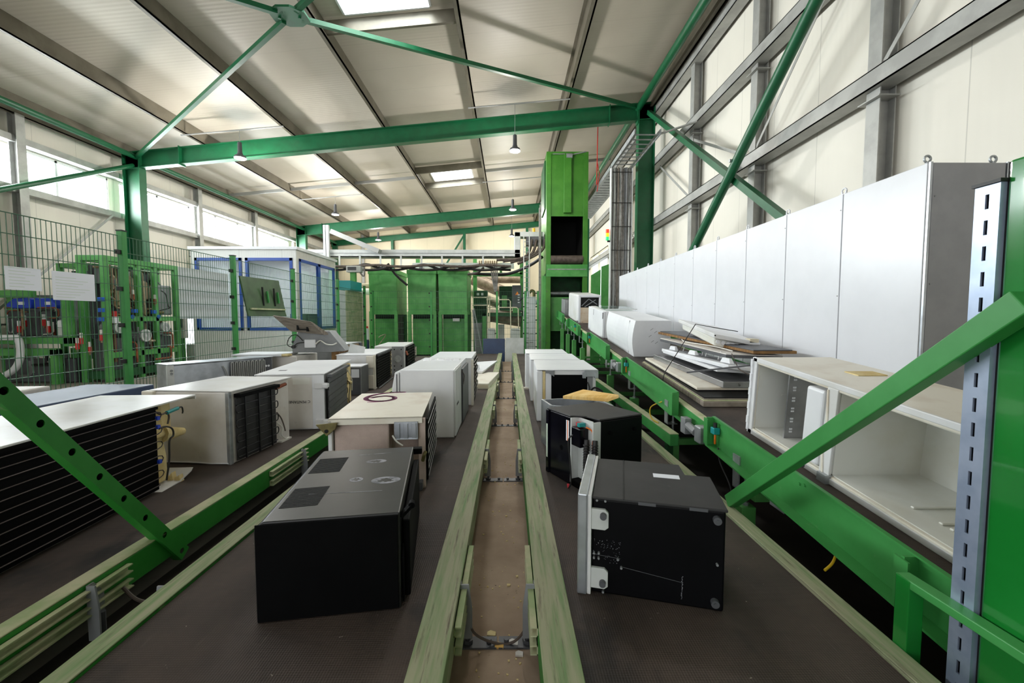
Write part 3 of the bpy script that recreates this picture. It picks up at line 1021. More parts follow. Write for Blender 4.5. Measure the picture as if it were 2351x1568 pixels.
# ------------------------------------------------------------------ row of electrical cabinets
CBX, CBZ0, CBZ1 = 3.12, .65, 2.65
ords = ['nearest', 'second', 'third', 'fourth', 'fifth', 'sixth', 'seventh', 'eighth', 'ninth', 'tenth', 'farthest']
for k in range(11):
    y0 = 3.22 + .808 * k
    lab = '%s of the tall light grey electrical cabinets, counted along the row from the camera' % ords[k]
    if k == 0:
        lab = 'nearest tall light grey electrical cabinet, showing its darker bare side panel'
    t = thing('electrical_cabinet', lab, 'cabinet', (CBX, y0, 0), group='row of grey electrical cabinets')
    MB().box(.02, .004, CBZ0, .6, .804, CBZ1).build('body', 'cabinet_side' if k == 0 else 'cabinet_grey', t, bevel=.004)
    MB().box(.0, .006, CBZ0 + .01, .019, .802, CBZ1 - .004).build('door', 'cabinet_grey', t, bevel=.004)
    MB().box(.03, .01, .0, .59, .8, CBZ0).build('plinth', 'dark_grey', t)
    if k == 0:
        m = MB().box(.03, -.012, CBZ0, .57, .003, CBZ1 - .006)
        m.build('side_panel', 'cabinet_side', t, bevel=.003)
        m = MB()
        m.box(.006, -.014, CBZ0, .024, .002, CBZ1); m.box(.58, -.014, CBZ0, .6, .002, CBZ1)
        m.build('corner_profile', 'silver_sheet', t)
        m = MB()
        for z in (1.0, 1.75, 2.4):
            m.cyl((.05, -.016, z), (.05, -.011, z), .007, 8)
        m.build('screw', 'mid_grey', t)
        for x in (.04, .54):
            m = MB().cyl((x, .05, CBZ1), (x, .05, CBZ1 + .02), .014, 10)
            m.tube([(x + .024 * math.cos(2 * PI * i / 16), .05, CBZ1 + .04 + .024 * math.sin(2 * PI * i / 16)) for i in range(16)], .0085, 8, closed=True)
            m.build('eye_bolt', 'galvanized', t, smooth=True)
    else:
        x = .04
        m = MB()
        m.tube([(x, .04 + .03 * math.cos(PI * i / 8), CBZ1 + .03 + .03 * math.sin(PI * i / 8)) for i in range(9)], .007, 6)
        m.box(x - .006, .01, CBZ1, x + .006, .024, CBZ1 + .03); m.box(x - .006, .058, CBZ1, x + .006, .072, CBZ1 + .03)
        m.box(x - .02, .006, CBZ1, x + .02, .08, CBZ1 + .006)
        m.build('lifting_lug', 'cabinet_grey', t)
        m = MB()
        for z in (.9, 1.7, 2.5):
            m.cyl((-.004, .02, z), (.001, .02, z), .005, 8)
        m.build('door_screw', 'mid_grey', t)
# ================================================================== APPLIANCES
def w2l(t, p):
    """world point -> local point of a top-level thing"""
    M = Matrix.Translation(t.location) @ t.rotation_euler.to_matrix().to_4x4()
    return M.inverted() @ Vector(p)


def serp(x, y0, y1, z0, z1, n, r, bulge=.03, x2=None):
    """serpentine of n horizontal runs on a plane x = const"""
    pts = []
    for i in range(n):
        z = z1 + (z0 - z1) * i / (n - 1)
        dz = (z1 - z0) / (n - 1)
        a, b_ = (y0, y1) if i % 2 == 0 else (y1, y0)
        pts += [(x, a, z), (x, b_, z)]
        if i < n - 1:
            s = 1 if b_ == y1 else -1
            for k in (1, 2, 3):
                an = PI / 2 - PI * k / 4
                pts.append((x, b_ + s * bulge * math.cos(an), z - dz / 2 + dz / 2 * math.sin(an)))
    return pts


def condenser(t, x, y0, y1, z0, z1, n, plate='black_matte', line='coil_line', r=.005, wires=0, off=.02, vertical=False, bulge=.03, th=.012):
    p = None
    if plate:
        p = MB().box(x, y0, z0, x + th, y1, z1).build('condenser', plate, t, bevel=.003)
    par = p or t
    if vertical:
        sp = [(a, c, b_) for a, b_, c in serp(x + off, z0 + .03, z1 - .03, y0 + .03, y1 - .03, n, r, bulge)]
    else:
        sp = serp(x + off, y0, y1, z0 + .03, z1 - .03, n, r, bulge)
    o = MB().tube(sp, r, 6).build('condenser_coil', line, par, smooth=True)
    if wires:
        m = MB()
        for k in range(wires):
            y = y0 + (y1 - y0) * (k + .5) / wires
            if vertical:
                z = z0 + (z1 - z0) * (k + .5) / wires
                m.bar((x + off + r, y0, z), (x + off + r, y1, z), .004)
            else:
                m.bar((x + off + r, y, z0), (x + off + r, y, z1), .004 if wires > 6 else .012)
        m.build('coil_wire', line, par)
    return p


def fridge(name, lab, loc, rz, w, l, h, mat='white_enamel', group=None, bevel=.012, cat='refrigerator', rx=0.):
    t = thing(name, lab, cat, loc, rz, group, rx)
    MB().box(-w, 0, 0, 0, l, h).build('cabinet', mat, t, bevel=bevel)
    return t


LEFT = 'refrigerators on the belts left of the floor strip'
# --- F1: big black condenser at the far left
t = thing('refrigerator', 'large refrigerator at the left edge with a big black ribbed condenser', 'refrigerator', (-2.30, 1.45, BZ), 3.3)
MB().box(-.68, -.15, .0, -.045, 1.46, .592).build('cabinet', 'white_dirty', t, bevel=.01)
m = MB().box(-.70, -.2, .594, -.005, 1.83, .606)
m.box(-.70, 1.822, .57, -.005, 1.832, .606)
m.build('side_sheet', 'white_enamel', t, bevel=.003)
m = MB()
m.prism([(-.62, .02), (-.08, .02), (-.08, .2), (-.1, .33), (-.06, .36), (-.1, .42), (-.1, .57), (-.62, .57)], 'y', 1.46, 1.62)
m.prism([(-.62, .3), (-.14, .33), (-.14, .59), (-.62, .59)], 'y', 1.62, 1.76)
m.build('foam_body', 'foam_yellow', t, bevel=.02, seg=3)
MB().tube([(-.1, 1.6, .36), (-.06, 1.76, .34)], [.06, .025], 10).build('foam_lump', 'foam_yellow', t, smooth=True)
MB().prism([(1.44, 0), (1.62, .012), (1.74, .05), (1.76, .06), (1.74, .038), (1.62, 0.002), (1.44, -.0)], 'x', -.5, .0).build('bent_sheet', 'white_enamel', t)
m = MB()
for k in range(5):
    m.prism([(-.25 + .05 * k, .0), (-.2 + .05 * k, .0), (-.21 + .05 * k, .05 + .02 * (k % 2)), (-.24 + .05 * k, .03)], 'y', 1.62, 1.66)
m.build('torn_foam', 'foam_yellow', t)
condenser(t, -.035, .44, 1.44, .02, .585, 11, th=.02, off=.026, r=.0035, bulge=.04)
m = MB().box(-.034, .40, .575, .0, 1.44, .592)
m.build('top_flange', 'black_matte', t)
m = MB().tube(curve((-.02, .36, .02), [(-.01, .38, .1), (-.02, .36, .2), (-.005, .385, .3), (-.02, .36, .42), (-.01, .38, .55)], 5), .03, 8)
m.build('foam_edge', 'liner_white', t, smooth=True)
q = MB().cyl((-.01, 1.53, .53), (-.01, 1.64, .54), .013, 10).build('filter_drier', 'teal', t)
MB().tube(curve((-.01, 1.64, .54), [(-.01, 1.68, .54), (-.01, 1.69, .51), (-.01, 1.685, .49)]), .005, 6).build('copper_pipe', 'coil_black', q)
MB().tube(curve((-.02, 1.44, .56), [(-.015, 1.48, .53), (-.01, 1.53, .53), (-.01, 1.55, .5), (-.01, 1.535, .45)]), .006, 6).build('capillary', 'cable_brown', q)
MB().tube(curve((0, 1.44, .44), [(.0, 1.5, .44), (.0, 1.56, .41), (.0, 1.57, .36), (.0, 1.53, .33), (.0, 1.52, .2), (-.01, 1.5, .06)]), .006, 6).build('black_pipe', 'cable_black', t, smooth=True)
m = MB()
for z in (.5, .44, .2):
    m.box(-.034, 1.43, z, .0, 1.455, z + .025)
m.build('blue_clip', 'blue_machine', t)

# --- F2
t = thing('refrigerator', 'dented off-white refrigerator with a black wire condenser, behind the leftmost one', 'refrigerator', (-2.225, 3.42, BZ), -5)
MB().box(-.70, 0, 0, -.03, .80, .595).build('cabinet', 'white_dirty', t, bevel=.014)
m = MB().box(-.72, .0, .597, -.005, .82, .607)
m.build('side_sheet', 'white_enamel', t, bevel=.004)
MB().box(-.76, -.03, .56, -.66, .03, .6).build('broken_hinge', 'white_aged', t, bevel=.008)
MB().box(-.06, -.004, .0, -.028, .03, .59).build('edge_strip', 'galvanized', t, bevel=.003)
p = condenser(t, -.02, .05, .56, .02, .57, 9, plate='black_dusty', line='coil_black', r=.005, wires=3, off=.022, bulge=.018)
MB().box(-.02, .045, .545, .035, .565, .575).build('top_rail', 'black_matte', p)
MB().box(-.3, .6, .36, -.035, .80, .58).build('compressor_bay', 'white_aged', t, bevel=.01)
m = MB().prism([(.62, .0), (.78, .05), (.80, .12), (.80, .36), (.74, .52), (.66, .34), (.6, .3)], 'x', -.05, -.042)
m.build('mounting_plate', 'olive', t)
m = MB()
for z in (.28, .23):
    m.prism([(.755, z), (.77, z + .02), (.785, z), (.77, z - .02)], 'x', -.0415, -.038)
m.build('diamond_hole', 'white_clean', t)
MB().cyl((-.02, .58, .53), (-.01, .72, .55), .016, 10).build('copper_drier', 'rust', t)
MB().tube(curve((-.03, .6, .2), [(-.0, .64, .14), (-.0, .62, .08), (-.01, .68, .03), (-.02, .74, .012)]), .006, 6).build('white_wire', 'cable_white', t)
MB().tube(curve((-.03, .6, .3), [(.0, .62, .24), (.0, .66, .16), (.0, .68, .1)]), .006, 6).build('brown_wire', 'cable_brown', t)
m = MB().box(-.06, .62, .0, .0, .78, .015)
m.build('torn_strip', 'liner_white', t)
m = MB().tube([(-.68, -.006, .012), (-.4, -.008, .018), (-.2, -.006, .01), (-.05, -.006, .014)], .006, 6)
m.build('peeled_edge', 'white_clean', t)

# --- F3 pentane
t = thing('refrigerator', 'white refrigerator on its side with C PENTANE printed upside down', 'refrigerator', (-1.965, 4.55, BZ), 10)
MB().box(-.68, 0, 0, -.03, 1.46, .59).build('cabinet', 'white_enamel', t, bevel=.012)
MB().box(-.68, -.006, .02, -.13, .0, .56).build('bottom_panel', 'white_dirty', t)
MB().box(-.13, -.008, .005, -.01, .0, .585).build('edge_panel', 'white_clean', t, bevel=.003)
MB().box(-.69, -.01, .59, -.0, 1.5, .602).build('side_sheet', 'white_clean', t, bevel=.004)
for z in (.44, .05):
    m = MB()
    m.box(-.1, -.03, z, .03, -.004, z + .06); m.box(-.02, -.05, z + .01, .035, .03, z + .05)
    m.build('hinge_block', 'white_enamel', t, bevel=.005)
p = condenser(t, .0, .1, 1.1, .03, .57, 8, plate='dark_grey', line='coil_black', r=.004, off=.014)
MB().box(.0, .08, .55, .05, 1.1, .575).build('top_lip', 'dark_grey', p)
MB().box(-.2, 1.1, .03, -.0, 1.44, .56).build('foam_end', 'foam_yellow', t, bevel=.015)
MB().cyl((.0, 1.16, .33), (.05, 1.2, .32), .03, 10, .02).build('foam_plug', 'foam_yellow', t)
MB().tube(curve((.02, 1.12, .5), [(.04, 1.18, .42), (.05, 1.24, .34), (.04, 1.28, .2)]), .006, 6).build('white_wire', 'cable_white', t)
MB().tube(curve((.02, 1.1, .36), [(.04, 1.14, .3), (.03, 1.12, .15), (.03, 1.13, .05)]), .006, 6).build('black_wire', 'cable_black', t)
MB().box(-.56, .3, .602, -.48, .36, .6035).build('rating_label', 'dark_grey', t)
MB().box(-.32, -.0075, .49, -.15, -.006, .56).build('tape_patch', 'liner_white', t)
RT = Matrix.Translation((-.15, -.008, .315)) @ Matrix.Rotation(PI, 4, 'Y') @ Matrix.Rotation(PI / 2, 4, 'X')
text_mesh('C PENTANE', .04, RT, 'printed_text', 'ink', t)
text_mesh('C PENTANE', .04, Matrix.Translation((-.27, 0, 0)) @ RT, 'printed_text', 'ink', t)
m = MB()
cx_, cz_ = -.15 - .232, .302
for k in range(3):
    a0 = PI / 2 + k * 2 * PI / 3
    p1 = Vector((cx_ + .017 * math.cos(a0), -.008, cz_ + .017 * math.sin(a0)))
    p2 = Vector((cx_ + .017 * math.cos(a0 + 1.7), -.008, cz_ + .017 * math.sin(a0 + 1.7)))
    m.bar(p1, p2, .004, .001, up=(0, 1, 0))
m.build('printed_symbol', 'ink', t)

# --- F4 dark grey box
t = thing('small_appliance', 'small dark grey box with a white top and paper labels, between two white refrigerators', 'appliance', (-2.27, 6.55, BZ), 3)
MB().box(-.5, 0, 0, 0, .4, .43).build('cabinet', 'dark_grey', t, bevel=.006)
MB().box(-.5, -.004, .43, 0, .4, .445).build('top_panel', 'white_clean', t, bevel=.003)
m = MB().box(-.5, -.008, .0, -.475, 0, .43); m.box(-.012, -.008, .0, .002, 0, .43); m.box(-.475, -.008, .415, -.012, 0, .43)
m.build('front_frame', 'mid_grey', t)
MB().box(-.15, -.006, .27, -.03, -.004, .40).build('paper_label', 'paper', t)
MB().box(-.22, -.006, .33, -.16, -.004, .395).build('rating_label', 'beige_foam', t)

# --- F5
t = thing('refrigerator', 'white refrigerator with a thick dark lattice condenser, right of the dark grey box', 'refrigerator', (-2.19, 7.05, BZ), 5)
MB().box(-.64, 0, 0, -.06, 1.35, .57).build('cabinet', 'white_enamel', t, bevel=.012)
MB().box(-.65, -.006, .571, -.03, 1.36, .58).build('side_sheet', 'white_clean', t, bevel=.003)
m = MB()
for z0, z1 in ((.36, .56), (.02, .24)):
    m.box(-.16, -.03, z0, -.04, .0, z1)
m.build('foot_block', 'white_aged', t, bevel=.008)
MB().box(-.06, -.01, .0, -.02, .12, .57).build('cream_edge', 'white_aged', t, bevel=.005)
p = condenser(t, -.02, .06, 1.25, .03, .57, 12, plate='black_matte', line='coil_black', r=.006, wires=26, off=.025)
m = MB()
for k in range(14):
    m.box(-.02, .09 + k * .085, .555, .04, .12 + k * .085, .585)
m.build('top_clip', 'dark_grey', p)
MB().bar((.03, .05, .02), (.03, 1.28, .02), .012).build('lower_bar', 'galvanized', p)
MB().box(-.2, 1.25, .05, -.0, 1.34, .55).build('foam_end', 'foam_yellow', t, bevel=.01)

# --- F6
t = thing('refrigerator', 'farthest white refrigerator of the left belt, grey metal plate with a disc on its end', 'refrigerator', (-2.1, 8.75, BZ), 5)
MB().box(-.64, 0, 0, -.04, 1.4, .61).build('cabinet', 'white_enamel', t, bevel=.012)
p = MB().box(-.29, -.02, .02, -.05, -.002, .6).build('end_plate', 'mid_grey', t, bevel=.003)
MB().cyl((-.17, -.028, .35), (-.17, -.02, .35), .07, 20).build('disc', 'galvanized', p)
m = MB()
for x, z in ((-.24, .54), (-.1, .54), (-.24, .2), (-.1, .2), (-.24, .12), (-.1, .12)):
    m.cyl((x, -.0215, z), (x, -.02, z), .014, 10)
m.build('hole', 'hole_black', p)
MB().cyl((-.01, .05, .5), (.02, .02, .42), .02, 8).build('copper_drier', 'rust', t)
condenser(t, -.02, .12, 1.3, .03, .58, 9, plate='black_matte', line='coil_black', r=.006, wires=3, off=.03)
MB().box(-.03, 1.32, .3, .03, 1.38, .5).build('cream_block', 'white_aged', t)

# --- back lane
t = thing('refrigerator', 'long silver refrigerator lying askew by the fence with a row of upright coils', 'refrigerator', (-4.42, 5.55, BZ), 0)
ax = Vector((-3.72, 6.75, 0)) - Vector((-4.42, 5.55, 0))
t.rotation_euler.z = math.atan2(ax.y, ax.x) - PI / 2
L_ = ax.length
MB().box(-.35, 0, 0, -.03, L_, .57).build('cabinet', 'silver_sheet', t, bevel=.01)
MB().box(-.36, -.01, .57, .0, L_, .582).build('side_sheet', 'silver_sheet', t, bevel=.003)
MB().box(-.03, .0, .02, -.015, L_ * .46, .56).build('bare_sheet', 'silver_sheet', t)
MB().box(-.025, -.02, .0, .0, .06, .57).build('corner_profile', 'light_grey', t, bevel=.004)
m = MB()
m.cyl((0, .03, .5), (.012, .03, .5), .015, 8); m.cyl((0, .03, .46), (.012, .03, .46), .015, 8)
m.build('hinge_screw', 'mid_grey', t)
p = MB().box(-.028, L_ * .55, .02, -.02, L_ * .9, .55).build('condenser_back', 'mid_grey', t)
MB().tube([(.0 + a, c, b_) for a, b_, c in serp(.0, .05, .52, L_ * .9, L_ * .55, 18, .008, .02)], .009, 8).build('condenser_coil', 'pipe_grey', p, smooth=True)
p = MB().box(-.03, L_ * .905, .02, -.012, L_ * .985, .56).build('perforated_plate', 'dark_grey', t)
m = MB()
for z in (.44, .3, .2):
    for dy in (.02, .06):
        m.cyl((-.0125, L_ * .905 + dy, z), (-.0105, L_ * .905 + dy, z), .017, 10)
m.build('hole', 'white_clean', p)
MB().tube(curve((-.005, L_ * .47, .5), [(.0, L_ * .5, .42), (.0, L_ * .53, .25), (-.005, L_ * .55, .1)]), .008, 6).build('grey_pipe', 'pipe_grey', t)

t = fridge('refrigerator', 'white refrigerator in the outer row carrying the bent metal hood', (-3.45, 6.95, BZ), 0, .98, .75, .56, 'white_dirty')
MB().box(-1.02, -.06, .565, -.22, .5, .6).build('loose_panel', 'white_clean', t, bevel=.005)
MB().box(-.25, -.05, .565, -.12, .1, .6).build('foam_scrap', 'foam_yellow', t, bevel=.01)

p1 = atz(650, 812, .91)
t = thing('metal_hood', 'bent grey metal hood with a cable box lying on the outer white refrigerator', 'metal hood', (p1.x, 7.2, .902), 8)
s = .0075
m = MB()
m.prism([(0, 0), (.62, 0), (.86, .02), (.72, .2), (.6, .36), (.1, .36), (.0, .12)], 'y', .0, .4)
m.build('hood_body', 'mid_grey', t, bevel=.006)
MB().hexa([(-.0, -.05, .36), (.52, -.05, .30), (.6, .02, .30), (.08, .02, .38)], [(-.22, -.2, .62), (.36, -.2, .52), (.38, -.18, .52), (-.2, -.18, .63)]).build('bent_plate', 'wood_grey', t)
m = MB()
m.box(.12, -.135, .38, .15, -.1, .52); m.box(.27, -.13, .36, .30, -.09, .51); m.box(.12, -.13, .38, .3, -.09, .40)
m.build('cut_opening', 'hole_black', t)
MB().box(.2, -.03, .08, .38, -.002, .22).build('junction_box', 'white_clean', t, bevel=.008)
MB().tube(curve((.38, -.03, .14), [(.46, -.05, .2), (.56, -.05, .14), (.66, -.04, .13), (.72, -.04, .16)]), .011, 8).build('white_cable', 'cable_white', t, smooth=True)
MB().tube(curve((.2, -.03, .17), [(.1, -.05, .16), (.02, -.05, .1), (-.06, -.05, .14), (-.02, -.05, .26), (.08, -.04, .3), (.18, -.03, .2)]), .007, 8).build('black_cable', 'cable_black', t, smooth=True)
MB().cyl((.03, -.06, .1), (.03, -.02, .1), .03, 12).build('plug', 'cable_black', t)
MB().box(.86, .05, .0, 1.12, .07, .36).xf(Matrix.Rotation(R(14), 4, 'Y')).build('clear_sheet', 'light_grey', t)

t = fridge('refrigerator', 'grey topped refrigerator with a tan ribbed coil, farthest of the outer row', (-3.36, 8.45, BZ), 0, .8, 1.3, .63, 'mid_grey')
MB().box(-.82, -.02, .631, .0, 1.3, .64).build('side_sheet', 'silver_sheet', t)
MB().box(-.12, -.07, .0, .02, -.01, .6).build('wooden_end', 'wood', t)
p = MB().box(.0, .0, .0, .02, 1.1, .6).build('condenser', 'coil_tan', t)
m = MB()
for k in range(16):
    m.tube([(.03, .04 + k * .065, .0), (.03, .04 + k * .065, .58), (.015, .04 + k * .065, .62)], .012, 6)
m.build('coil_rib', 'coil_tan', p)
MB().box(.0, 1.12, .0, .03, 1.28, .62).build('end_plate', 'dark_grey', t)
t = fridge('refrigerator', 'refrigerator with a dark blue side, mostly hidden behind the leftmost white top', (-3.34, 2.6, BZ), 0, .62, 1.42, .57, 'blue_panel')
t = fridge('refrigerator', 'small white refrigerator end with a silver edge at the left picture edge', (-4.02, 3.05, BZ), 4, .6, .75, .59, 'white_dirty')
m = MB().box(-.02, -.012, .0, .006, .01, .6); m.box(-.6, -.012, .565, .006, .01, .6)
m.build('edge_profile', 'silver_sheet', t)
MB().box(-.11, -.016, .55, -.07, -.01, .57).build('hinge_slot', 'hole_black', t)

# --- L1 with the painted 6
t = thing('refrigerator', 'cream topped refrigerator on its side with a purple 6 painted on it', 'refrigerator', (-.60, 2.93, BZ), 6)
h = .51
MB().box(-.60, .22, 0, -.03, .96, h - .012).build('cabinet', 'white_aged', t, bevel=.01)
m = MB().box(-.63, -.0, h - .01, -.0, .98, h)
m.box(-.63, -.0, h - .045, -.0, .012, h)
m.build('side_sheet', 'white_aged', t, bevel=.003)
MB().box(-.63, .0, .0, -.605, .96, h - .012).build('door_edge', 'white_enamel', t, bevel=.003)
m = MB().box(-.60, .03, .01, -.23, .24, h - .05)
m.box(-.24, .15, .01, -.035, .24, h - .05)
m.build('foam_body', 'beige_foam', t, bevel=.012)
MB().box(-.63, .0, .0, -.02, .3, .012).build('lower_sheet', 'white_aged', t)
m = MB()
m.box(-.19, -.012, h - .15, -.03, -.002, h - .03); m.box(-.19, -.03, h - .15, -.03, -.012, h - .145)
for x in (-.165, -.11, -.055):
    m.box(x - .014, -.02, h - .15, x + .014, -.012, h - .04)
m.build('silver_bracket', 'silver_sheet', t, bevel=.002)
m = MB().prism([(-.70, h - .03), (-.56, h - .02), (-.57, h - .06), (-.63, h - .11)], 'y', -.03, -.012)
m.build('corner_hinge', 'olive', t, bevel=.003)
MB().cyl((-.63, -.035, h - .075), (-.63, -.03, h - .075), .013, 10).build('hinge_pin', 'hole_black', t)
p = condenser(t, .02, .06, .93, .04, h - .03, 8, plate='black_matte', line='pipe_grey', r=.0025, off=.016, bulge=.01)
MB().box(-.03, .02, .0, .016, .06, h - .02).build('edge_strip', 'beige_foam', t)
MB().tube(curve((-.2, -.02, h - .12), [(-.17, -.03, h - .16), (-.13, -.03, h - .19)]), .006, 6).build('white_wire', 'cable_white', t)
MB().tube(curve((-.0, .0, .2), [(.01, -.01, .24), (.02, .01, .26)]), .012, 8).build('brass_fitting', 'olive', t)
MB().box(-.04, -.04, .0, .0, .06, .06).build('foot_bracket', 'dark_grey', t, bevel=.004)
six = [w2l(t, atz(px, py, BZ + h)) for px, py in ((930, 900.5), (908, 901), (884, 903), (862, 906.5), (846, 911), (840, 916), (848, 920), (868, 921.5), (890, 920), (905, 916), (904, 911.5), (888, 909.5), (868, 911), (853, 913.5))]
pts = curve(six[0], six[1:], 4)
m = MB()
for a, c in zip(pts[:-1], pts[1:]):
    a = Vector((a.x, a.y, h + .0012)); c = Vector((c.x, c.y, h + .0012))
    d_ = (c - a).normalized() * .008
    m.bar(a - d_, c + d_, .042, .0012)
m.build('painted_numeral', 'ink_purple', t)
a, c = [w2l(t, atz(px, py, BZ + h)) for px, py in ((843, 924), (880, 922))]
MB().bar((a.x, a.y, h + .0012), (c.x, c.y, h + .0012), .014, .0012).build('painted_underline', 'ink_purple', t)

# --- L2
t = thing('refrigerator', 'tall plain white refrigerator box in the middle of the left centre belt', 'refrigerator', (-.52, 4.19, BZ), .5)
MB().box(-.555, .0, .0, -.02, 1.3, .68).build('cabinet', 'white_clean', t, bevel=.012)
m = MB().prism([(-.56, .02), (-.56, .66), (-.6, .66), (-.63, .5), (-.64, .3), (-.63, .02)], 'y', -.01, 1.15)
m.build('bowed_door', 'white_clean', t, bevel=.012)
MB().box(-.585, -.014, .42, -.575, -.008, .64).build('door_handle', 'dark_grey', t)
MB().box(-.02, .0, .02, -.006, .55, .67).build('side_panel', 'light_grey', t)
MB().box(-.018, .56, .02, .012, 1.28, .62).build('back_plate', 'dark_grey', t, bevel=.004)
text_mesh('PENTANE', .04, Matrix.Translation((-.0055, .1, .3)) @ Matrix.Rotation(PI / 2, 4, 'Z') @ Matrix.Rotation(PI / 2, 4, 'X'), 'printed_text', 'ink', t)
MB().tube(curve((-.0, .55, .6), [(.02, .6, .55), (.02, .58, .5), (.01, .62, .44)]), .006, 6).build('wire', 'cable_brown', t)
m = MB()
for k in range(5):
    m.hexa([(-.5 + .09 * k, .9 + .03 * (k % 2), .68), (-.42 + .09 * k, .9, .68), (-.42 + .09 * k, 1.1, .68), (-.5 + .09 * k, 1.12, .68)],
           [(-.49 + .09 * k, .93, .695), (-.43 + .09 * k, .93, .69), (-.44 + .09 * k, 1.08, .692), (-.49 + .09 * k, 1.09, .7)])
m.build('crumpled_sheet', 'white_clean', t)
t = fridge('refrigerator', 'white refrigerator behind the tall plain white box, black coils on its right side', (-.50, 5.75, BZ), 1, .56, 1.05, .64, 'white_enamel')
MB().box(-.58, -.01, .64, .0, 1.06, .65).build('side_sheet', 'white_clean', t, bevel=.004)
condenser(t, .0, .12, 1.0, .05, .6, 9, plate='black_matte', line='coil_line', r=.006, off=.02)
MB().box(-.01, .0, .0, .02, .1, .62).build('white_edge', 'white_aged', t)
m = MB().tube(curve((.02, .05, .58), [(.04, .1, .5), (.03, .12, .4), (.04, .08, .3)]), .007, 6)
m.build('wire', 'cable_brown', t)

# loose door panels on the left centre belt
a, c = atz(1127, 879, .41), atz(1152, 852, .41)
rz = math.degrees(math.atan2(c.y - a.y, c.x - a.x)) - 90
ln = (Vector((c.x - a.x, c.y - a.y, 0))).length
t = thing('door_panel', 'flat cream refrigerator door lying on the belt beside the floor strip', 'door panel', (a.x - .08, a.y, BZ), rz)
MB().box(-.62, 0, 0, .04, ln * .95, .1).build('slab', 'white_aged', t, bevel=.01)
MB().box(-.6, -.004, .02, .035, .0, .08).build('edge_strip', 'cream_panel', t)
a = atz(1100, 846, .46)
t = thing('door_liner', 'white moulded door liner tilted on top of the flat cream door', 'door liner', (a.x, a.y - .35, .402), -8)
m = MB()
m.hexa([(-.5, 0, .0), (.08, 0, .0), (.22, .9, .12), (-.5, .9, .06)], [(-.5, 0, .05), (.1, 0, .05), (.24, .9, .17), (-.5, .9, .11)])
m.build('liner', 'white_clean', t, bevel=.008)
m = MB()
m.prism([(.0, .045), (.05, .16), (.12, .17), (.16, .09), (.22, .08), (.2, .05)], 'x', -.1, .0)
m.build('shelf_rib', 'white_clean', t, bevel=.005)

# --- small black refrigerator
t = thing('mini_refrigerator', 'small black refrigerator on its side with two vent grilles, front of the left centre belt', 'refrigerator', (-.445, 1.70, BZ), 9)
w, l, h = .55, .90, .405
m = MB().prism([(-w, 0), (-.0, 0), (-.0, h), (-w + .03, h), (-w, h - .03)], 'y', 0, l)
m.build('cabinet', 'black_scuffed', t, bevel=.006)
MB().box(-w + .006, -.006, .006, -.008, -.001, h - .008).build('end_panel', 'black_matte', t, bevel=.002)
m = MB().box(.004, .06, .012, .035, l - .06, h - .06)
m.build('door', 'black_matte', t, bevel=.006)
m = MB().bar((.0, .03, h - .03), (.045, .06, h + .005), .022, .014)
m.cyl((.045, .05, h + .004), (.045, .075, h + .006), .014, 12)
m.build('hinge_lever', 'black_matte', t)
MB().prism([(.03, .01), (.02, .2), (.05, .25), (.1, .02)], 'x', .004, .012).build('lower_hinge', 'black_matte', t)
MB().box(-.06, l, h - .05, .05, l + .05, h - .015).build('rear_bracket', 'black_matte', t, bevel=.004)
for (y0, y1) in ((.12, .33), (.52, .75)):
    m = MB()
    n_ = 15
    for k in range(n_):
        y = y0 + (y1 - y0) * k / n_
        m.hexa([(-w + .05, y, h), (-w + .20, y + .01, h), (-w + .20, y + .019, h), (-w + .05, y + .009, h)],
               [(-w + .05, y, h + .0015), (-w + .20, y + .01, h + .0015), (-w + .20, y + .019, h + .0015), (-w + .05, y + .009, h + .0015)])
    m.build('vent_grille', 'hole_black', t)
for (px, py, rx_, ry) in ((864, 1059, .055, .03), (818, 1101, .032, .03), (886, 1102, .07, .045)):
    q = w2l(t, atz(px, py, BZ + h))
    m = MB()
    rr = random.Random(px)
    for k in range(18):
        a0, a1 = 2 * PI * k / 18, 2 * PI * (k + 1) / 18
        i = .35 + .4 * rr.random()
        m.prism([(q.x + rx_ * i * math.cos(a0), q.y + ry * i * math.sin(a0)), (q.x + rx_ * math.cos(a0), q.y + ry * math.sin(a0)), (q.x + rx_ * math.cos(a1), q.y + ry * math.sin(a1)), (q.x + rx_ * i * math.cos(a1), q.y + ry * i * math.sin(a1))], 'z', h, h + .0006)
    m.build('white_scuff', 'scuff_white', t)
MB().bar((-.42, .25, h + .0004), (-.1, .24, h + .0004), .004, .0008).build('scratch', 'scuff_white', t)
MB().bar((-.3, .78, h + .0004), (-.12, .8, h + .0004), .006, .0008).build('scratch', 'scuff_white', t)

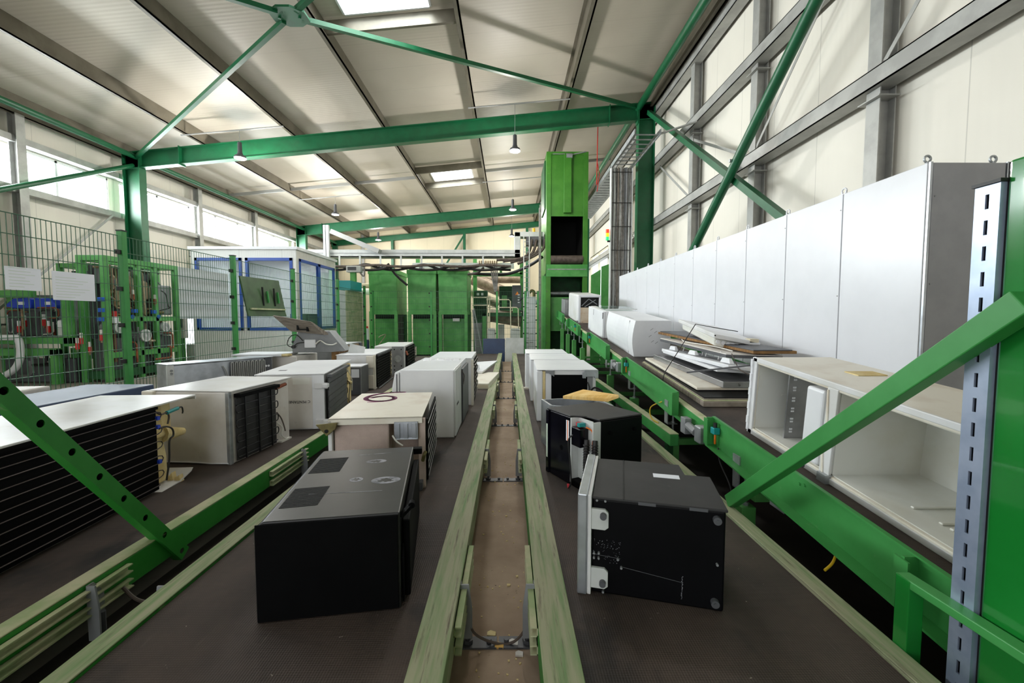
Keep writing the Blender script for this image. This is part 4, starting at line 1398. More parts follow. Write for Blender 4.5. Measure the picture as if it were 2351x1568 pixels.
# --- black built-in unit nearest on the right
o = Vector((.33, 1.80, BZ))
t = thing('built_in_refrigerator', 'black built-in refrigerator with a silver front frame, nearest on the right centre belt', 'refrigerator', o, -15)
h = .43
m = MB().prism([(.03, .01), (.56, .01), (.56, .37), (.45, .37), (.44, .51), (.03, .51)], 'z', .0, h - .012)
m.build('cabinet', 'black_panel', t, bevel=.008)
m = MB().prism([(.03, .0), (.565, .0), (.565, .372), (.452, .372), (.44, .515), (.03, .515)], 'z', h - .012, h)
m.build('side_sheet', 'black_dusty', t, bevel=.004)
m = MB().box(-.03, -.02, -.0, .012, .53, h + .015)
m.build('front_frame', 'silver_sheet', t, bevel=.006)
MB().box(.012, -.012, .0, .028, .525, h + .01).build('door_gasket', 'white_enamel', t, bevel=.003)
for z in (.03, .29):
    q = MB().prism([(.028, z), (.085, z), (.1, z + .012), (.1, z + .075), (.085, z + .09), (.028, z + .09)], 'y', -.008, .008).build('hinge_plate', 'light_grey', t, bevel=.002)
    m = MB().cyl((.078, -.026, z + (.03 if z < .1 else .065)), (.078, -.008, z + (.03 if z < .1 else .065)), .014, 12)
    m.build('round_foot', 'dark_grey', q, smooth=True)
for z in (.04, .385):
    m = MB().cyl((.525, -.012, z), (.525, .01, z), .016, 14)
    m.cyl((.525, -.016, z), (.525, -.012, z), .007, 10)
    m.build('round_foot', 'dark_grey', t, smooth=True)
m = MB()
for x, z in ((.04, .16), (.06, .16), (.04, .18), (.06, .182), (.05, .415), (.085, .415), (.14, .165), (.155, .13), (.08, .012), (.53, .2)):
    m.cyl((x, -.003, z), (x, .01, z), .005, 8)
m.build('screw', 'mid_grey', t)
m = MB()
m.bar((.03, .0095, .172), (.15, .0095, .165), .0012, .002); m.bar((.16, .0095, .13), (.4, .0095, .10), .0012, .002)
m.build('panel_seam', 'dark_grey', t)
rr = random.Random(5)
m = MB()
for k in range(70):
    x, z = .03 + .12 * rr.random() ** .8, .14 + .1 * rr.random()
    m.cyl((x, .0086, z), (x, .0095, z), rr.uniform(.0008, .0018), 5)
for k in range(24):
    z = .03 + .1 * k / 24
    m.cyl((.40 + rr.uniform(-.004, .004), .0086, z), (.40, .0095, z), rr.uniform(.001, .002), 5)
tag(m.build('paint_splash', 'scuff_white', t), kind='stuff')
MB().box(.3, .3, h, .42, .35, h + .001).build('paper_label', 'paper', t)
MB().bar((.16, .0, h + .001), (.16, .51, h + .001), .004, .002).build('sheet_seam', 'black_scuffed', t)
for x in (.22, .42):
    MB().box(x, -.002, h - .016, x + .07, .008, h - .004).build('edge_clip', 'dark_grey', t)

# --- second black unit
t = thing('built_in_refrigerator', 'glossy black built-in refrigerator turned corner-on, its compressor bay open', 'refrigerator', (.525, 2.83, BZ), 27)
h = .5
m = MB().prism([(.12, 0), (.5, 0), (.5, .5), (.06, .5), (.06, .19), (.12, .19)], 'z', 0, h - .014)
m.build('cabinet', 'black_panel', t, bevel=.008)
m = MB().prism([(.11, 0), (.5, 0), (.5, .5), (.0, .5), (.0, .19), (.02, .185), (.09, .12)], 'z', h - .013, h)
m.build('side_sheet', 'black_dusty', t, bevel=.006)
MB().box(.0, .19, .0, .06, .46, h - .014).build('back_panel', 'black_gloss', t, bevel=.004)
MB().box(-.012, .462, .0, .06, .5, h - .01).build('door_edge', 'black_gloss', t, bevel=.004)
MB().box(-.0135, .472, .12, -.012, .49, .38).build('green_label', 'label_green', t)
q = MB().box(-.0015, .205, .31, -.0, .24, .46).build('warning_label', 'paper', t)
MB().box(-.002, .217, .31, -.0015, .226, .46).build('orange_stripe', 'label_orange', q)
m = MB().box(.055, .0, .02, .119, .012, h - .02)
m.box(.0, .176, .02, .06, .189, h - .014); m.box(.06, .012, .02, .066, .19, h - .014)
m.build('bay_lining', 'light_grey', t)
MB().box(.0, .03, .0, .12, .18, .05).build('compressor_tray', 'black_matte', t, bevel=.01)
MB().box(-.01, .06, .3, .1, .165, .43).build('control_box', 'black_gloss', t, bevel=.005)
for x, y in ((.02, .03), (.06, -.012)):
    m = MB().tube(curve((x, y, .12), [(x - .005, y, .2), (x, y, .3), (x + .01, y + .01, .36)]), .018, 10)
    for k in range(12):
        m.tube([(x + .02 * math.cos(2 * PI * i / 10), y + .02 * math.sin(2 * PI * i / 10), .13 + .018 * k) for i in range(10)], .004, 5, closed=True)
    m.build('corrugated_hose', 'cable_black', t, smooth=True)
MB().tube(curve((-.0, .14, .38), [(-.03, .17, .33), (-.03, .15, .2), (-.04, .12, .05), (-.05, .14, -.0)]), .006, 6).build('black_cable', 'cable_black', t)
MB().cyl((-.05, .14, .03), (-.05, .14, -.0), .009, 8, .005).build('red_terminal', 'pink_red', t)
MB().tube(curve((.02, .05, .06), [(-.02, .03, .07), (-.04, .0, .05), (-.03, -.02, .03)]), .005, 6).build('yellow_wire', 'cable_yellow', t)
MB().tube(curve((.04, .06, .44), [(.06, .02, .42), (.06, .01, .36), (.05, .0, .3)]), .005, 6).build('orange_wire', 'cable_orange', t)
m = MB().box(.0, .08, .44, .05, .11, .465)
m.build('connector', 'teal', t)
MB().box(.02, .12, .435, .05, .15, .46).build('pink_connector', 'pink_red', t)
for (x, y) in ((.2, .12), (.42, .1)):
    MB().cyl((x, -.014, .42 - y * .2), (x, .0, .42 - y * .2), .014, 12).build('round_foot', 'black_matte', t)
MB().cyl((.02, .3, .24), (.0, .3, .24), .02, 10).build('dent_plug', 'black_matte', t)

# grey carcass with yellow foam slab behind it
t = thing('drawer_carcass', 'pale grey broken appliance carcass hidden behind the glossy black unit', 'appliance carcass', (.40, 3.66, BZ), 12)
m = MB().box(0, 0, 0, .55, .02, .41); m.box(0, .02, 0, .02, .4, .41); m.box(.53, .02, 0, .55, .4, .41); m.box(0, .4, 0, .55, .42, .41); m.box(.02, .02, 0, .53, .4, .02)
m.build('carcass', 'silver_sheet', t)
MB().tube([(-.02, .1, .415), (.1, .0, .42), (.3, .02, .42)], .006, 6).build('wire_rail', 'galvanized', t)
P4 = [atz(px, py, zz) for px, py, zz in ((1292, 916, .77), (1396, 923, .79), (1421, 914, .83), (1339, 901, .82))]
up = Vector((0, 0, .03))
m = MB().hexa(P4, [p + up for p in P4])
tag(m.build('foam_slab', 'foam_orange', bevel=.004), 'yellow foam slab tilted on the carcass behind the glossy black unit', 'foam slab')

# --- three white ones at the back of the right centre belt
def white_r(lab, loc, l, front):
    t = thing('refrigerator', lab, 'refrigerator', loc, -1.5)
    MB().box(.10, 0, 0, .68, l, .59).build('cabinet', 'white_enamel', t, bevel=.01)
    MB().box(.0, -.01, .0, .07, l - .02, .585).build('door', 'white_clean', t, bevel=.012)
    MB().box(.07, -.005, .01, .10, l - .03, .58).build('gasket', 'foam_yellow' if front else 'white_aged', t)
    MB().box(.0, -.012, .59, .70, l, .60).build('side_sheet', 'white_clean', t, bevel=.004)
    return t


t = white_r('white refrigerator with a black recess and silver brackets, front of three', (.32, 4.87, BZ), 1.1, True)
MB().box(.17, -.008, .02, .58, -.0, .54).build('black_recess', 'black_matte', t)
MB().box(.105, -.012, .0, .168, .0, .57).build('front_strip', 'white_clean', t, bevel=.003)
MB().box(.585, -.012, .0, .64, .0, .54).build('grey_plate', 'mid_grey', t, bevel=.003)
m = MB().prism([(.1, .59), (.2, .59), (.2, .52), (.14, .56), (.1, .56)], 'y', -.03, -.013)
m.build('corner_hinge', 'mid_grey', t, bevel=.003)
m = MB().box(.54, -.035, .52, .70, -.012, .6); m.box(.52, -.045, .505, .56, -.012, .57); m.box(.66, -.045, .505, .70, -.012, .57)
m.build('silver_bracket', 'silver_sheet', t, bevel=.004)
MB().tube(curve((.62, -.02, .36), [(.66, -.05, .4), (.74, -.05, .36), (.78, -.04, .24), (.76, -.03, .1)]), .01, 8).build('black_cable', 'cable_black', t, smooth=True)
MB().tube(curve((.58, -.02, .46), [(.6, -.04, .4), (.6, -.04, .33), (.63, -.03, .28)]), .008, 8).build('wire_tail', 'cable_black', t)
t = white_r('white refrigerator with rusty edges, middle of three on the right belt', (.31, 6.05, BZ), .95, False)
m = MB()
for x in (.12, .2, .28, .55):
    m.box(x, -.015, .57, x + .05, .0, .592)
m.build('rusty_edge', 'rust', t)
m = MB()
for k in range(7):
    m.box(.075, -.02, .05 + k * .07, .095, -.004, .08 + k * .07)
m.build('foam_crumb', 'foam_yellow', t)
MB().bar((.05, -.02, .0), (.09, -.03, .4), .03, .02).build('torn_gasket', 'foam_yellow', t)
t = white_r('white refrigerator farthest back of three on the right belt', (.28, 7.08, BZ), .9, False)
m = MB()
for z in (.45, .2):
    m.box(.06, -.02, z, .1, .0, z + .06)
m.build('rusty_hinge', 'rust', t)
MB().box(-.03, -.04, .0, .05, .02, .03).build('broken_corner', 'white_aged', t)

# ================================================================== on the rising conveyor
def inc_thing(name, lab, cat, x, y, rz=0., group=None):
    t = thing(name, lab, cat, (x, y, iz(y)), rz, group, rx=INC)
    return t


t = inc_thing('refrigerator', 'open doorless white refrigerator on its side, empty compartments facing the belts', 'refrigerator', 1.85, 1.42)
L, D, H, T = 1.83, .58, .585, .045
ym = 1.0
m = MB()
m.box(0, 0, 0, D, L, T); m.box(0, 0, H - T, D, L, H)
m.box(0, 0, T, D, T, H - T); m.box(0, L - T, T, D, L, H - T)
m.box(D - T, T, T, D, L - T, H - T)
m.build('cabinet', 'white_aged', t, bevel=.006)
MB().box(.012, ym, T, D - T, ym + .06, H - T).build('divider', 'liner_white', t, bevel=.01)
m = MB()
m.box(-.006, -.01, -.0, .01, L, .035); m.box(-.006, -.01, H - .03, .01, L, H + .003)
m.box(-.006, L - .05, .0, .01, L + .01, H); m.box(-.006, ym - .01, .03, .01, ym + .07, H - .03)
m.build('front_flange', 'white_enamel', t, bevel=.004)
m = MB()
m.box(D - T - .008, T, T, D - T - .001, ym, H - T)
m.box(.02, T, T + .001, D - T, ym, T + .006); m.box(.02, T, H - T - .006, D - T, ym, H - T - .001)
m.box(.02, ym - .006, T, D - T, ym - .001, H - T)
m.build('main_liner', 'liner_white', t)
m = MB()
m.box(D - T - .008, ym + .06, T, D - T - .001, L - T, H - T); m.box(.02, L - T - .006, T, D - T, L - T - .001, H - T)
m.box(.02, ym + .06, T + .001, D - T, L - T, T + .006)
m.build('freezer_liner', 'liner_white', t)
for y in (.28, .36, .43, .48, .62):
    MB().box(.14, y, T + .006, D - T - .02, y + .02, T + .018).build('shelf_rib', 'liner_white', t, bevel=.005)
m = MB()
m.box(.03, .05, T + .006, .12, .19, T + .02); m.box(.06, .05, T + .006, .24, .3, T + .035)
q = m.build('thermostat_housing', 'white_enamel', t, bevel=.006)
MB().cyl((.15, .2, T + .035), (.15, .2, T + .06), .012, 12).build('knob', 'mid_grey', q)
MB().box(.04, .22, T + .006, .06, .26, T + .012).build('rust_stain', 'rust', q)
m = MB().tube(curve((D - T - .011, .76, H - .06), [(D - T - .011, .74, H - .14), (D - T - .011, .78, H - .2), (D - T - .011, .76, H - .3), (D - T - .011, .78, H - .4)], 4), .003, 5)
m.tube(curve((D - T - .3, ym - .008, H - .14), [(D - T - .2, ym - .008, H - .13), (D - T - .1, ym - .008, H - .1), (D - T - .02, ym - .008, H - .12)], 4), .0015, 5)
m.tube(curve((.05, ym - .008, H - .24), [(.12, ym - .008, H - .18), (.16, ym - .008, H - .13)], 4), .0015, 5)
m.build('liner_crack', 'cable_brown', t)
MB().box(D - T - .014, .38, T, D - T - .008, .40, H - T).build('liner_groove', 'dusty_cream', t)
m = MB().prism([(ym + .03, .04), (ym + .05, .2), (ym + .035, .34), (ym + .055, .54), (ym + .065, .54), (ym + .05, .34), (ym + .062, .2), (ym + .045, .04)], 'x', -.012, -.006)
m.build('torn_edge', 'white_aged', t)
q = MB().box(.10, ym + .56, T + .006, .50, ym + .572, H - T - .03).build('evaporator_plate', 'stainless', t)
m = MB()
for k in range(6):
    m.box(.13, ym + .555, T + .05 + k * .075, .15, ym + .5595, T + .062 + k * .075)
    m.box(.13, ym + .555, T + .07 + k * .075, .15, ym + .5595, T + .082 + k * .075)
m.build('slot', 'white_clean', q)
q = MB().box(-.0, ym + .10, T + .01, .2, ym + .25, H - T - .02).build('evaporator_cover', 'white_clean', t, bevel=.018, seg=3)
q2 = MB()
for k in range(13):
    q2.box(.1, ym + .0985, T + .1 + k * .027, .118, ym + .0995, T + .108 + k * .027)
q2.build('embossed_mark', 'mid_grey', q)
p0 = Vector((-.0012, ym + .175, T + .06))
m = MB().tube([p0 + Vector((0, .014 * math.cos(a), .014 * math.sin(a))) for a in [PI * (1.0 + .18 * k) for k in range(7)]], .0022, 5)
m.tube([p0 + Vector((0, -.02 + .01 * math.cos(a), .0 + .01 * math.sin(a))) for a in [PI * (1.1 + .25 * k) for k in range(6)]], .0022, 5)
m.build('teal_mark', 'teal', q)
q = MB().box(.3, L - T - .02, .25, .42, L - T - .006, .36).build('liner_boss', 'liner_white', t, bevel=.008)
MB().box(.2, L - T - .012, .3, .3, L - T - .006, .31).build('lug', 'liner_white', q)
MB().box(D - .3, L * .66, H, D - .12, L * .72, H + .006).build('paint_flake', 'foam_yellow', t)
m = MB()
for k in range(10):
    m.box(-.014 - .004 * (k % 2), L - .012, .02 + k * .055, .0, L + .012, .075 + k * .055)
m.build('torn_gasket', 'white_clean', t)
MB().box(-.03, ym - .02, .0, .01, ym + .05, .05).build('hinge', 'galvanized', t)

# stack of doors and panels
def slab4(nl, fl, w, th, dz=0., dy=0.):
    NR, FR = nl + Vector((w, dy, dz)), fl + Vector((w, dy, dz))
    dn = Vector((0, 0, -th))
    return MB().hexa([nl + dn, NR + dn, FR + dn, fl + dn], [nl, NR, FR, fl])


ST = 'stack of refrigerator doors on the rising conveyor'
NL, FL = aty(1615, 926, 3.86), aty(1473, 836, 5.7)
NL.z = iz(NL.y, .05); FL.z = iz(FL.y, .05)
t = tag(slab4(NL, FL, .85, .048).build('door_slab', 'wood_grey', bevel=.006), 'grey wooden-edged slab at the very bottom of the stack of doors', 'door panel', ST)
q = MB().cyl((NL.x + .55, NL.y - .004, NL.z - .03), (NL.x + .55, NL.y + .01, NL.z - .03), .014, 10).build('hinge_hole', 'galvanized', t)
for i in range(3):
    a = NL + Vector((.01 + .012 * i, .02 + .02 * i, .0095 + .0095 * i)); c = FL + Vector((.01 + .012 * i, -.02, .0095 + .0095 * i))
    tag(slab4(a, c, .8, .0085).build('door_skin', ['dusty_cream', 'wood_grey', 'black_panel'][i], bevel=.003), ['lowest thin cream sheet just above the wooden-edged slab', 'thin grey sheet second above the wooden-edged slab', 'thin black sheet under the cream white door in the stack'][i], 'sheet', ST)
NL, FL = aty(1600, 893, 4.15), aty(1481, 831, 5.72)
NL.z = iz(NL.y, .109); FL.z = iz(FL.y, .109)
tag(slab4(NL, FL, .62, .029, 0).build('door_slab', 'white_aged', bevel=.008), 'cream white flat door low in the stack, nearest the belt edge', 'door panel', ST)
NL, FL = aty(1660, 884, 4.12), aty(1500, 810, 5.62)
NL.z = iz(NL.y, .172); FL.z = iz(FL.y, .172)
t = tag(slab4(NL, FL, .62, .062).build('door_slab', 'stainless', bevel=.004), 'stainless steel door with a 6 marked on its end, in the middle of the stack', 'door panel', ST)
q = NL + Vector((.16, -.002, -.03))
m = MB().tube([q + Vector((-.006, 0, .016)), q + Vector((-.008, 0, .0)), q + Vector((0, 0, -.012))] + [q + Vector((.004 + .008 * math.cos(a), 0, -.006 + .008 * math.sin(a))) for a in (-1.5, 0, 1.5, 3)], .0015, 5)
m.build('written_numeral', 'ink', t)
NL, FL = aty(1672, 838, 4.15), aty(1519, 800, 5.62)
t = thing('door_liner', 'white plastic door liner with upright fins on the stainless steel door', 'door liner', group=ST)
slab4(NL, FL, .5, .04, -.06).build('liner', 'white_clean', t, bevel=.008)
slab4(NL + Vector((-.06, .1, -.05)), FL + Vector((-.02, -.1, -.02)), .5, .03, -.03).build('lower_flange', 'white_clean', t, bevel=.006)
for f in (.12, .45, .9):
    m = MB()
    a = FL.lerp(NL, f)
    m.hexa([a + Vector((.05, -.1, .0)), a + Vector((.1, -.1, .0)), a + Vector((.1, .1, .0)), a + Vector((.05, .1, .0))],
           [a + Vector((.06, -.07, .05)), a + Vector((.09, -.07, .05)), a + Vector((.09, .07, .05)), a + Vector((.06, .07, .05))])
    m.build('moulded_rib', 'white_clean', t, bevel=.006)
m = MB()
for f in (.2, .5, .55, .72):
    a = FL.lerp(NL, f) + Vector((.14, 0, 0))
    m.bar(a, a + Vector((.02, -.02, .09)), .022, .006)
m.build('fin', 'white_enamel', t)
tag(MB().bar(aty(1577, 855, 4.05), aty(1728, 838, 3.8), .04, .012).build('flat_bar', 'dark_grey'), 'dark flat metal bar sticking out of the stack of doors', 'bar')
NL, FL = aty(1667, 812, 4.42), aty(1516, 776, 5.85)
t = thing('door_slab', 'tilted white foam-backed door with a dark metal edge, upper part of the stack', 'door panel', group=ST)
slab4(NL, FL, .6, .012, -.02).build('foam_face', 'white_dirty', t, bevel=.004)
slab4(NL + Vector((-.004, -.004, -.013)), FL + Vector((-.004, 0, -.013)), .6, .03, -.02).build('metal_edge', 'dark_grey', t, bevel=.003)
MB().tube(curve(NL + Vector((.12, .1, .02)), [NL + Vector((.06, .4, .05)), NL + Vector((-.04, .9, .07)), NL + Vector((-.06, 1.0, .1))]), .006, 6).build('wire', 'cable_white', t)
NL, FL = aty(1730, 806, 4.35), aty(1511, 762, 6.1)
t = thing('door_slab', 'brown torn insulation panel under the topmost white liner of the stack', 'insulation panel', group=ST)
slab4(NL, FL, .45, .03, .0).build('panel', 'wood', t, bevel=.004)
slab4(NL + Vector((.0, .0, .012)), FL + Vector((.03, 0, .012)), .4, .01, .0).build('torn_skin', 'dark_grey', t)
NL, FL = aty(1640, 766, 4.72), aty(1557, 732, 5.72)
t = thing('door_liner', 'white freezer door with an egg tray, topmost on the stack of doors', 'door liner', group=ST)
slab4(NL, FL, .52, .05, -.10).build('door_skin', 'white_enamel', t, bevel=.01)
a, c = NL + Vector((.03, .06, -.05)), FL + Vector((.03, -.06, -.05))
slab4(a, c, .42, .09, -.085).build('inner_tray', 'liner_white', t, bevel=.02, seg=3)
m = MB()
for k in range(7):
    q = a + Vector((.04 + .055 * k, -.012, -.045 - .011 * k))
    m.cyl(q, q + Vector((0, .03, 0)), .022, 12)
m.build('egg_cup', 'white_clean', t, smooth=True)
MB().box(NL.x + .4, NL.y, NL.z - .1, NL.x + .5, NL.y + .5, NL.z - .06).build('door_rim', 'cream_panel', t)
m = MB().cyl(NL + Vector((.01, -.004, -.02)), NL + Vector((.01, .004, -.02)), .008, 8)
m.build('screw_hole', 'hole_black', t)
c = MB().tube([aty(1521, 876, 4.7), aty(1526, 855, 4.75), aty(1597, 744, 5.0), aty(1640, 752, 4.95), aty(1694, 761, 4.9)], .005, 6)
tag(c.build('strap', 'cable_black'), 'thin black strap tied over the stack of doors', 'strap')
c = MB().tube(curve(aty(1680, 812, 4.3), [aty(1690, 835, 4.2), aty(1700, 850, 4.1), aty(1727, 862, 4.0)]), .005, 6)
tag(c.build('cable', 'cable_brown', smooth=True), 'thin brown cable hanging out of the stack of doors', 'cable')

# white refrigerators farther up
t = inc_thing('refrigerator', 'white refrigerator with a bowed door on the rising conveyor, just behind the stack of doors', 'refrigerator', 1.86, 6.35)
def bowed(w, h, bow):
    pts = [(w, 0), (w, h), (.02, h)]
    for k in range(9):
        a = k / 8
        pts.append((.02 - bow * math.sin(PI * (.04 + .9 * a)), h - h * a))
    return pts
m = MB().prism(bowed(.55, .545, .045), 'y', 0, .26)
m.prism(bowed(.55, .545, .045), 'y', .266, 1.7)
m.build('cabinet', 'white_clean', t, bevel=.012)
MB().box(.0, .255, .02, .5, .27, .52).build('door_gap', 'mid_grey', t)
m = MB()
for x, z in ((.24, .4), (.3, .36), (.22, .3), (.26, .22), (.32, .2)):
    m.bar((x, -.001, z), (x + .04, -.001, z + .03), .006, .002, up=(0, 1, 0))
m.build('scuff', 'mid_grey', t)
m = MB()
for k in range(4):
    m.bar((.02 + .01 * k, .3 + .12 * k, .547), (.08, .34 + .12 * k, .547), .01, .003)
m.build('tape_residue', 'light_grey', t)
t = inc_thing('refrigerator', 'white two-door refrigerator on the rising conveyor with glass shelves lying on top', 'refrigerator', 1.84, 8.3)
MB().box(.03, 0, 0, .6, 1.5, .53).build('cabinet', 'white_enamel', t, bevel=.012)
MB().box(-.02, .0, .0, .028, .9, .525).build('door', 'white_clean', t, bevel=.012)
MB().box(-.02, .91, .0, .028, 1.49, .525).build('freezer_door', 'white_clean', t, bevel=.012)
m = MB().box(-.022, .895, .38, -.012, .915, .5); m.box(-.022, .0, .38, -.012, .03, .5)
m.build('door_handle', 'dark_grey', t)
for i, (dx, y0, lab) in enumerate(((.05, .1, 'nearer glass shelf lying on the two-door white refrigerator'), (.12, .75, 'farther glass shelf lying on the two-door white refrigerator'))):
    s = inc_thing('glass_shelf', lab, 'shelf', 1.84 + dx, 8.3 + y0)
    z0 = .533 + (.0 if i else .02)
    MB().box(0, 0, z0, .62, .62, z0 + .006).build('pane', 'shelf_glass', s)
    m = MB().box(0, -.01, z0 - .002, .62, .008, z0 + .014)
    m.build('front_trim', 'light_grey', s)
    if i == 0:
        MB().box(.0, .5, z0, .03, .56, z0 + .05).build('clip', 'white_clean', s, bevel=.006)
t = inc_thing('refrigerator', 'tall rusty white refrigerator end with a dark opening, highest on the rising conveyor', 'refrigerator', 1.77, 11.1)
MB().box(0, .03, 0, .62, 1.6, .73).build('cabinet', 'white_enamel', t, bevel=.05, seg=3)
m = MB().box(.03, -.01, .0, .09, .03, .72); m.box(.56, -.01, .0, .615, .03, .72); m.box(.09, -.01, .66, .56, .03, .72)
m.build('front_frame', 'white_clean', t, bevel=.01)
MB().box(.09, .0, .0, .56, .028, .40).build('rusty_panel', 'rusty_beige', t)
q = MB().box(.09, .026, .4, .56, .032, .66).build('dark_opening', 'hole_black', t)
m = MB()
for a, c in (((.12, .02, .44), (.3, .02, .62)), ((.3, .02, .62), (.52, .02, .48)), ((.2, .02, .42), (.48, .02, .6))):
    m.bar(a, c, .02, .006, up=(0, 1, 0))
m.build('crumpled_foil', 'mid_grey', q)
MB().box(.0, -.01, .0, .03, .02, .06).build('foot', 'mid_grey', t)
t = inc_thing('refrigerator', 'grey steel refrigerator at the top end of the rising conveyor, entering the tower', 'refrigerator', 1.72, 13.0)
MB().box(0, 0, 0, .6, .9, .5).build('cabinet', 'stainless', t, bevel=.01)
MB().box(-.012, .01, .01, -.001, .89, .49).build('side_sheet', 'mid_grey', t)
# ================================================================== MESH FENCES
FX, FZ = -4.8, 2.5


def mesh_panel(t, axis, c, a0, a1, z0, z1, step=.05, zstep=.2):
    m = MB()
    r = .0024
    n = int((a1 - a0) / step)
    P = (lambda a, z, o=0.: (c + o, a, z)) if axis == 'y' else (lambda a, z, o=0.: (a, c + o, z))
    up = (1, 0, 0) if axis == 'y' else (0, 1, 0)
    for k in range(n + 1):
        a = a0 + (a1 - a0) * k / n
        m.bar(P(a, z0), P(a, z1), r * 2, r * 2, up)
    nz = int(round((z1 - z0) / zstep))
    for k in range(nz + 1):
        z = z0 + (z1 - z0) * k / nz
        m.bar(P(a0, z, .006), P(a1, z, .006), .007, .007)
        m.bar(P(a0, z, -.006), P(a1, z, -.006), .007, .007)
    return m.build('mesh_panel', 'wire_green', t)


def fence_post(t, x, y, z1, s, w=.07, clips=(1, 0)):
    p = MB().box(x - w / 2, y - w / 2, 0, x + w / 2, y + w / 2, z1).build('post', 'board_green', t, bevel=.004)
    MB().box(x - w / 2 - .004, y - w / 2 - .004, z1, x + w / 2 + .004, y + w / 2 + .004, z1 + .014).build('post_cap', 'cable_black', p)
    MB().box(x - w / 2 - .03, y - w / 2 - .03, 0, x + w / 2 + .03, y + w / 2 + .03, .012).build('foot_plate', 'board_green', p)
    for z in (.5, .95, 1.4, 1.85, 2.3):
        if z < z1:
            m = MB()
            if clips[0]:
                m.box(x - .02, y - w / 2 - .06, z - .025, x + .02, y - w / 2, z + .025)
            else:
                m.box(x - w / 2 - .05, y - .02, z - .02, x - w / 2, y + .02, z + .02)
            m.build('clip', 'cable_black', p)
    return p


posts = [.8, 3.0, atx(287, 700, FX).y, atx(538, 700, FX).y, atx(674, 700, FX).y, atx(776, 700, FX).y, 14.3]
t = thing('mesh_fence', 'long green wire mesh fence on posts beside the outer belt', 'fence')
for k, y in enumerate(posts):
    fence_post(t, FX, y, FZ + (.06 if k < 6 else .02), 1, clips=(1, 0))
for a, c in zip(posts[:-1], posts[1:]):
    if c > 14:
        continue
    mesh_panel(t, 'y', FX, a + .06, c - .06, .1, FZ)
mesh_panel(t, 'y', FX, posts[5] + .06, 14.2, .1, 2.35)
t = thing('mesh_fence', 'low green wire mesh fence across the hall in front of the three green hoppers', 'fence')
bx = [FX + .25, aty(990, 700, 14.4).x, aty(1141, 700, 14.4).x, aty(1206, 760, 14.4).x, .98]
for x in bx:
    fence_post(t, x, 14.4, 2.36, 0, .06, clips=(0, 1))
for a, c in zip(bx[:-1], bx[1:]):
    mesh_panel(t, 'x', 14.4, a + .04, c - .04, .1, 2.36, .06)


def sheet_on_fence(name, lab, px0, px1, pyt, pyb, off, mat, cat, extra=None, tilt=0.):
    a, c = atx(px0, pyt, FX + off), atx(px1, pyt, FX + off)
    zb = atx(px0, pyb, FX + off).z
    t = thing(name, lab, cat, (FX + off, a.y, 0))
    l = c.y - a.y
    MB().hexa([(0, 0, zb), (.004, 0, zb), (.004, l, zb), (0, l, zb)], [(tilt, 0, a.z), (tilt + .004, 0, a.z), (tilt + .004, l, a.z), (tilt, l, a.z)]).build('sheet', mat, t)
    return t, l, zb, a.z


t, l, zb, z1_ = sheet_on_fence('paper_sheet', 'white paper sheet pinned to the fence, the nearer of two', 9, 92, 610, 664, .02, 'paper', 'paper')
m = MB()
for k in range(7):
    m.box(.0045, .03, zb + .03 + k * .03, .005, l * (.5 + .4 * ((k * 37) % 10) / 10), zb + .034 + k * .03)
m.build('printed_lines', 'label_green', t)
t, l, zb, z1_ = sheet_on_fence('paper_sheet', 'larger white paper sheet pinned to the fence, next to the nearest fence post', 118, 215, 621, 688, .02, 'paper', 'paper')
m = MB()
for k in range(8):
    m.box(.0045, .03, zb + .03 + k * .03, .005, l * (.5 + .4 * ((k * 53) % 10) / 10), zb + .034 + k * .03)
m.build('printed_lines', 'label_green', t)
t, l, zb, z1_ = sheet_on_fence('white_board', 'big blank white board fixed behind the fence mesh', 408, 522, 612, 732, -.03, 'white_clean', 'board')
a, c = atx(548, 633, FX + .06), atx(640, 640, FX + .06)
t = thing('cover_panel', 'dark olive green machine cover hanging on the fence mesh', 'cover panel', (FX + .05, a.y, 0))
l = c.y - a.y
z1_, zb = a.z, atx(560, 726, FX + .06).z
MB().hexa([(.12, .02, zb), (.15, .02, zb), (.15, l, zb), (.12, l, zb)], [(0, 0, z1_), (.03, 0, z1_), (.03, l * .97, z1_ + .02), (0, l * .97, z1_ + .02)]).build('sheet', 'board_olive', t, bevel=.005)
m = MB()
for f in (.42, .72):
    x = .1
    m.bar((x + .02, l * f, zb + .2), (x, l * f, zb + .55), .03, .02, up=(1, 0, 0))
m.build('slot', 'hole_black', t)
for f in (.54, .82):
    MB().bar((.125, l * f, zb + .26), (.1, l * f, zb + .48), .03, .03, up=(1, 0, 0)).build('handle', 'board_green', t)
MB().box(.135, .1, zb + .12, .16, l - .05, zb + .15).build('lower_ledge', 'dusty_cream', t)

# panels leaning on the back fence
for (x0, x1, zt0, mt, lab) in ((aty(1109, 780, 14.3).x, aty(1159, 780, 14.3).x, .78, 'blue_panel', 'dark blue panel leaning against the back fence'),
                               (aty(1160, 777, 14.3).x, aty(1203, 777, 14.3).x, .8, 'light_grey', 'light grey panel leaning against the back fence')):
    m = MB().hexa([(x0, 14.28, .0), (x1, 14.28, .0), (x1, 14.3, .0), (x0, 14.3, .0)], [(x0, 14.33, zt0), (x1, 14.33, zt0), (x1, 14.35, zt0), (x0, 14.35, zt0)])
    tag(m.build('leaning_panel', mt, bevel=.004), lab, 'panel')

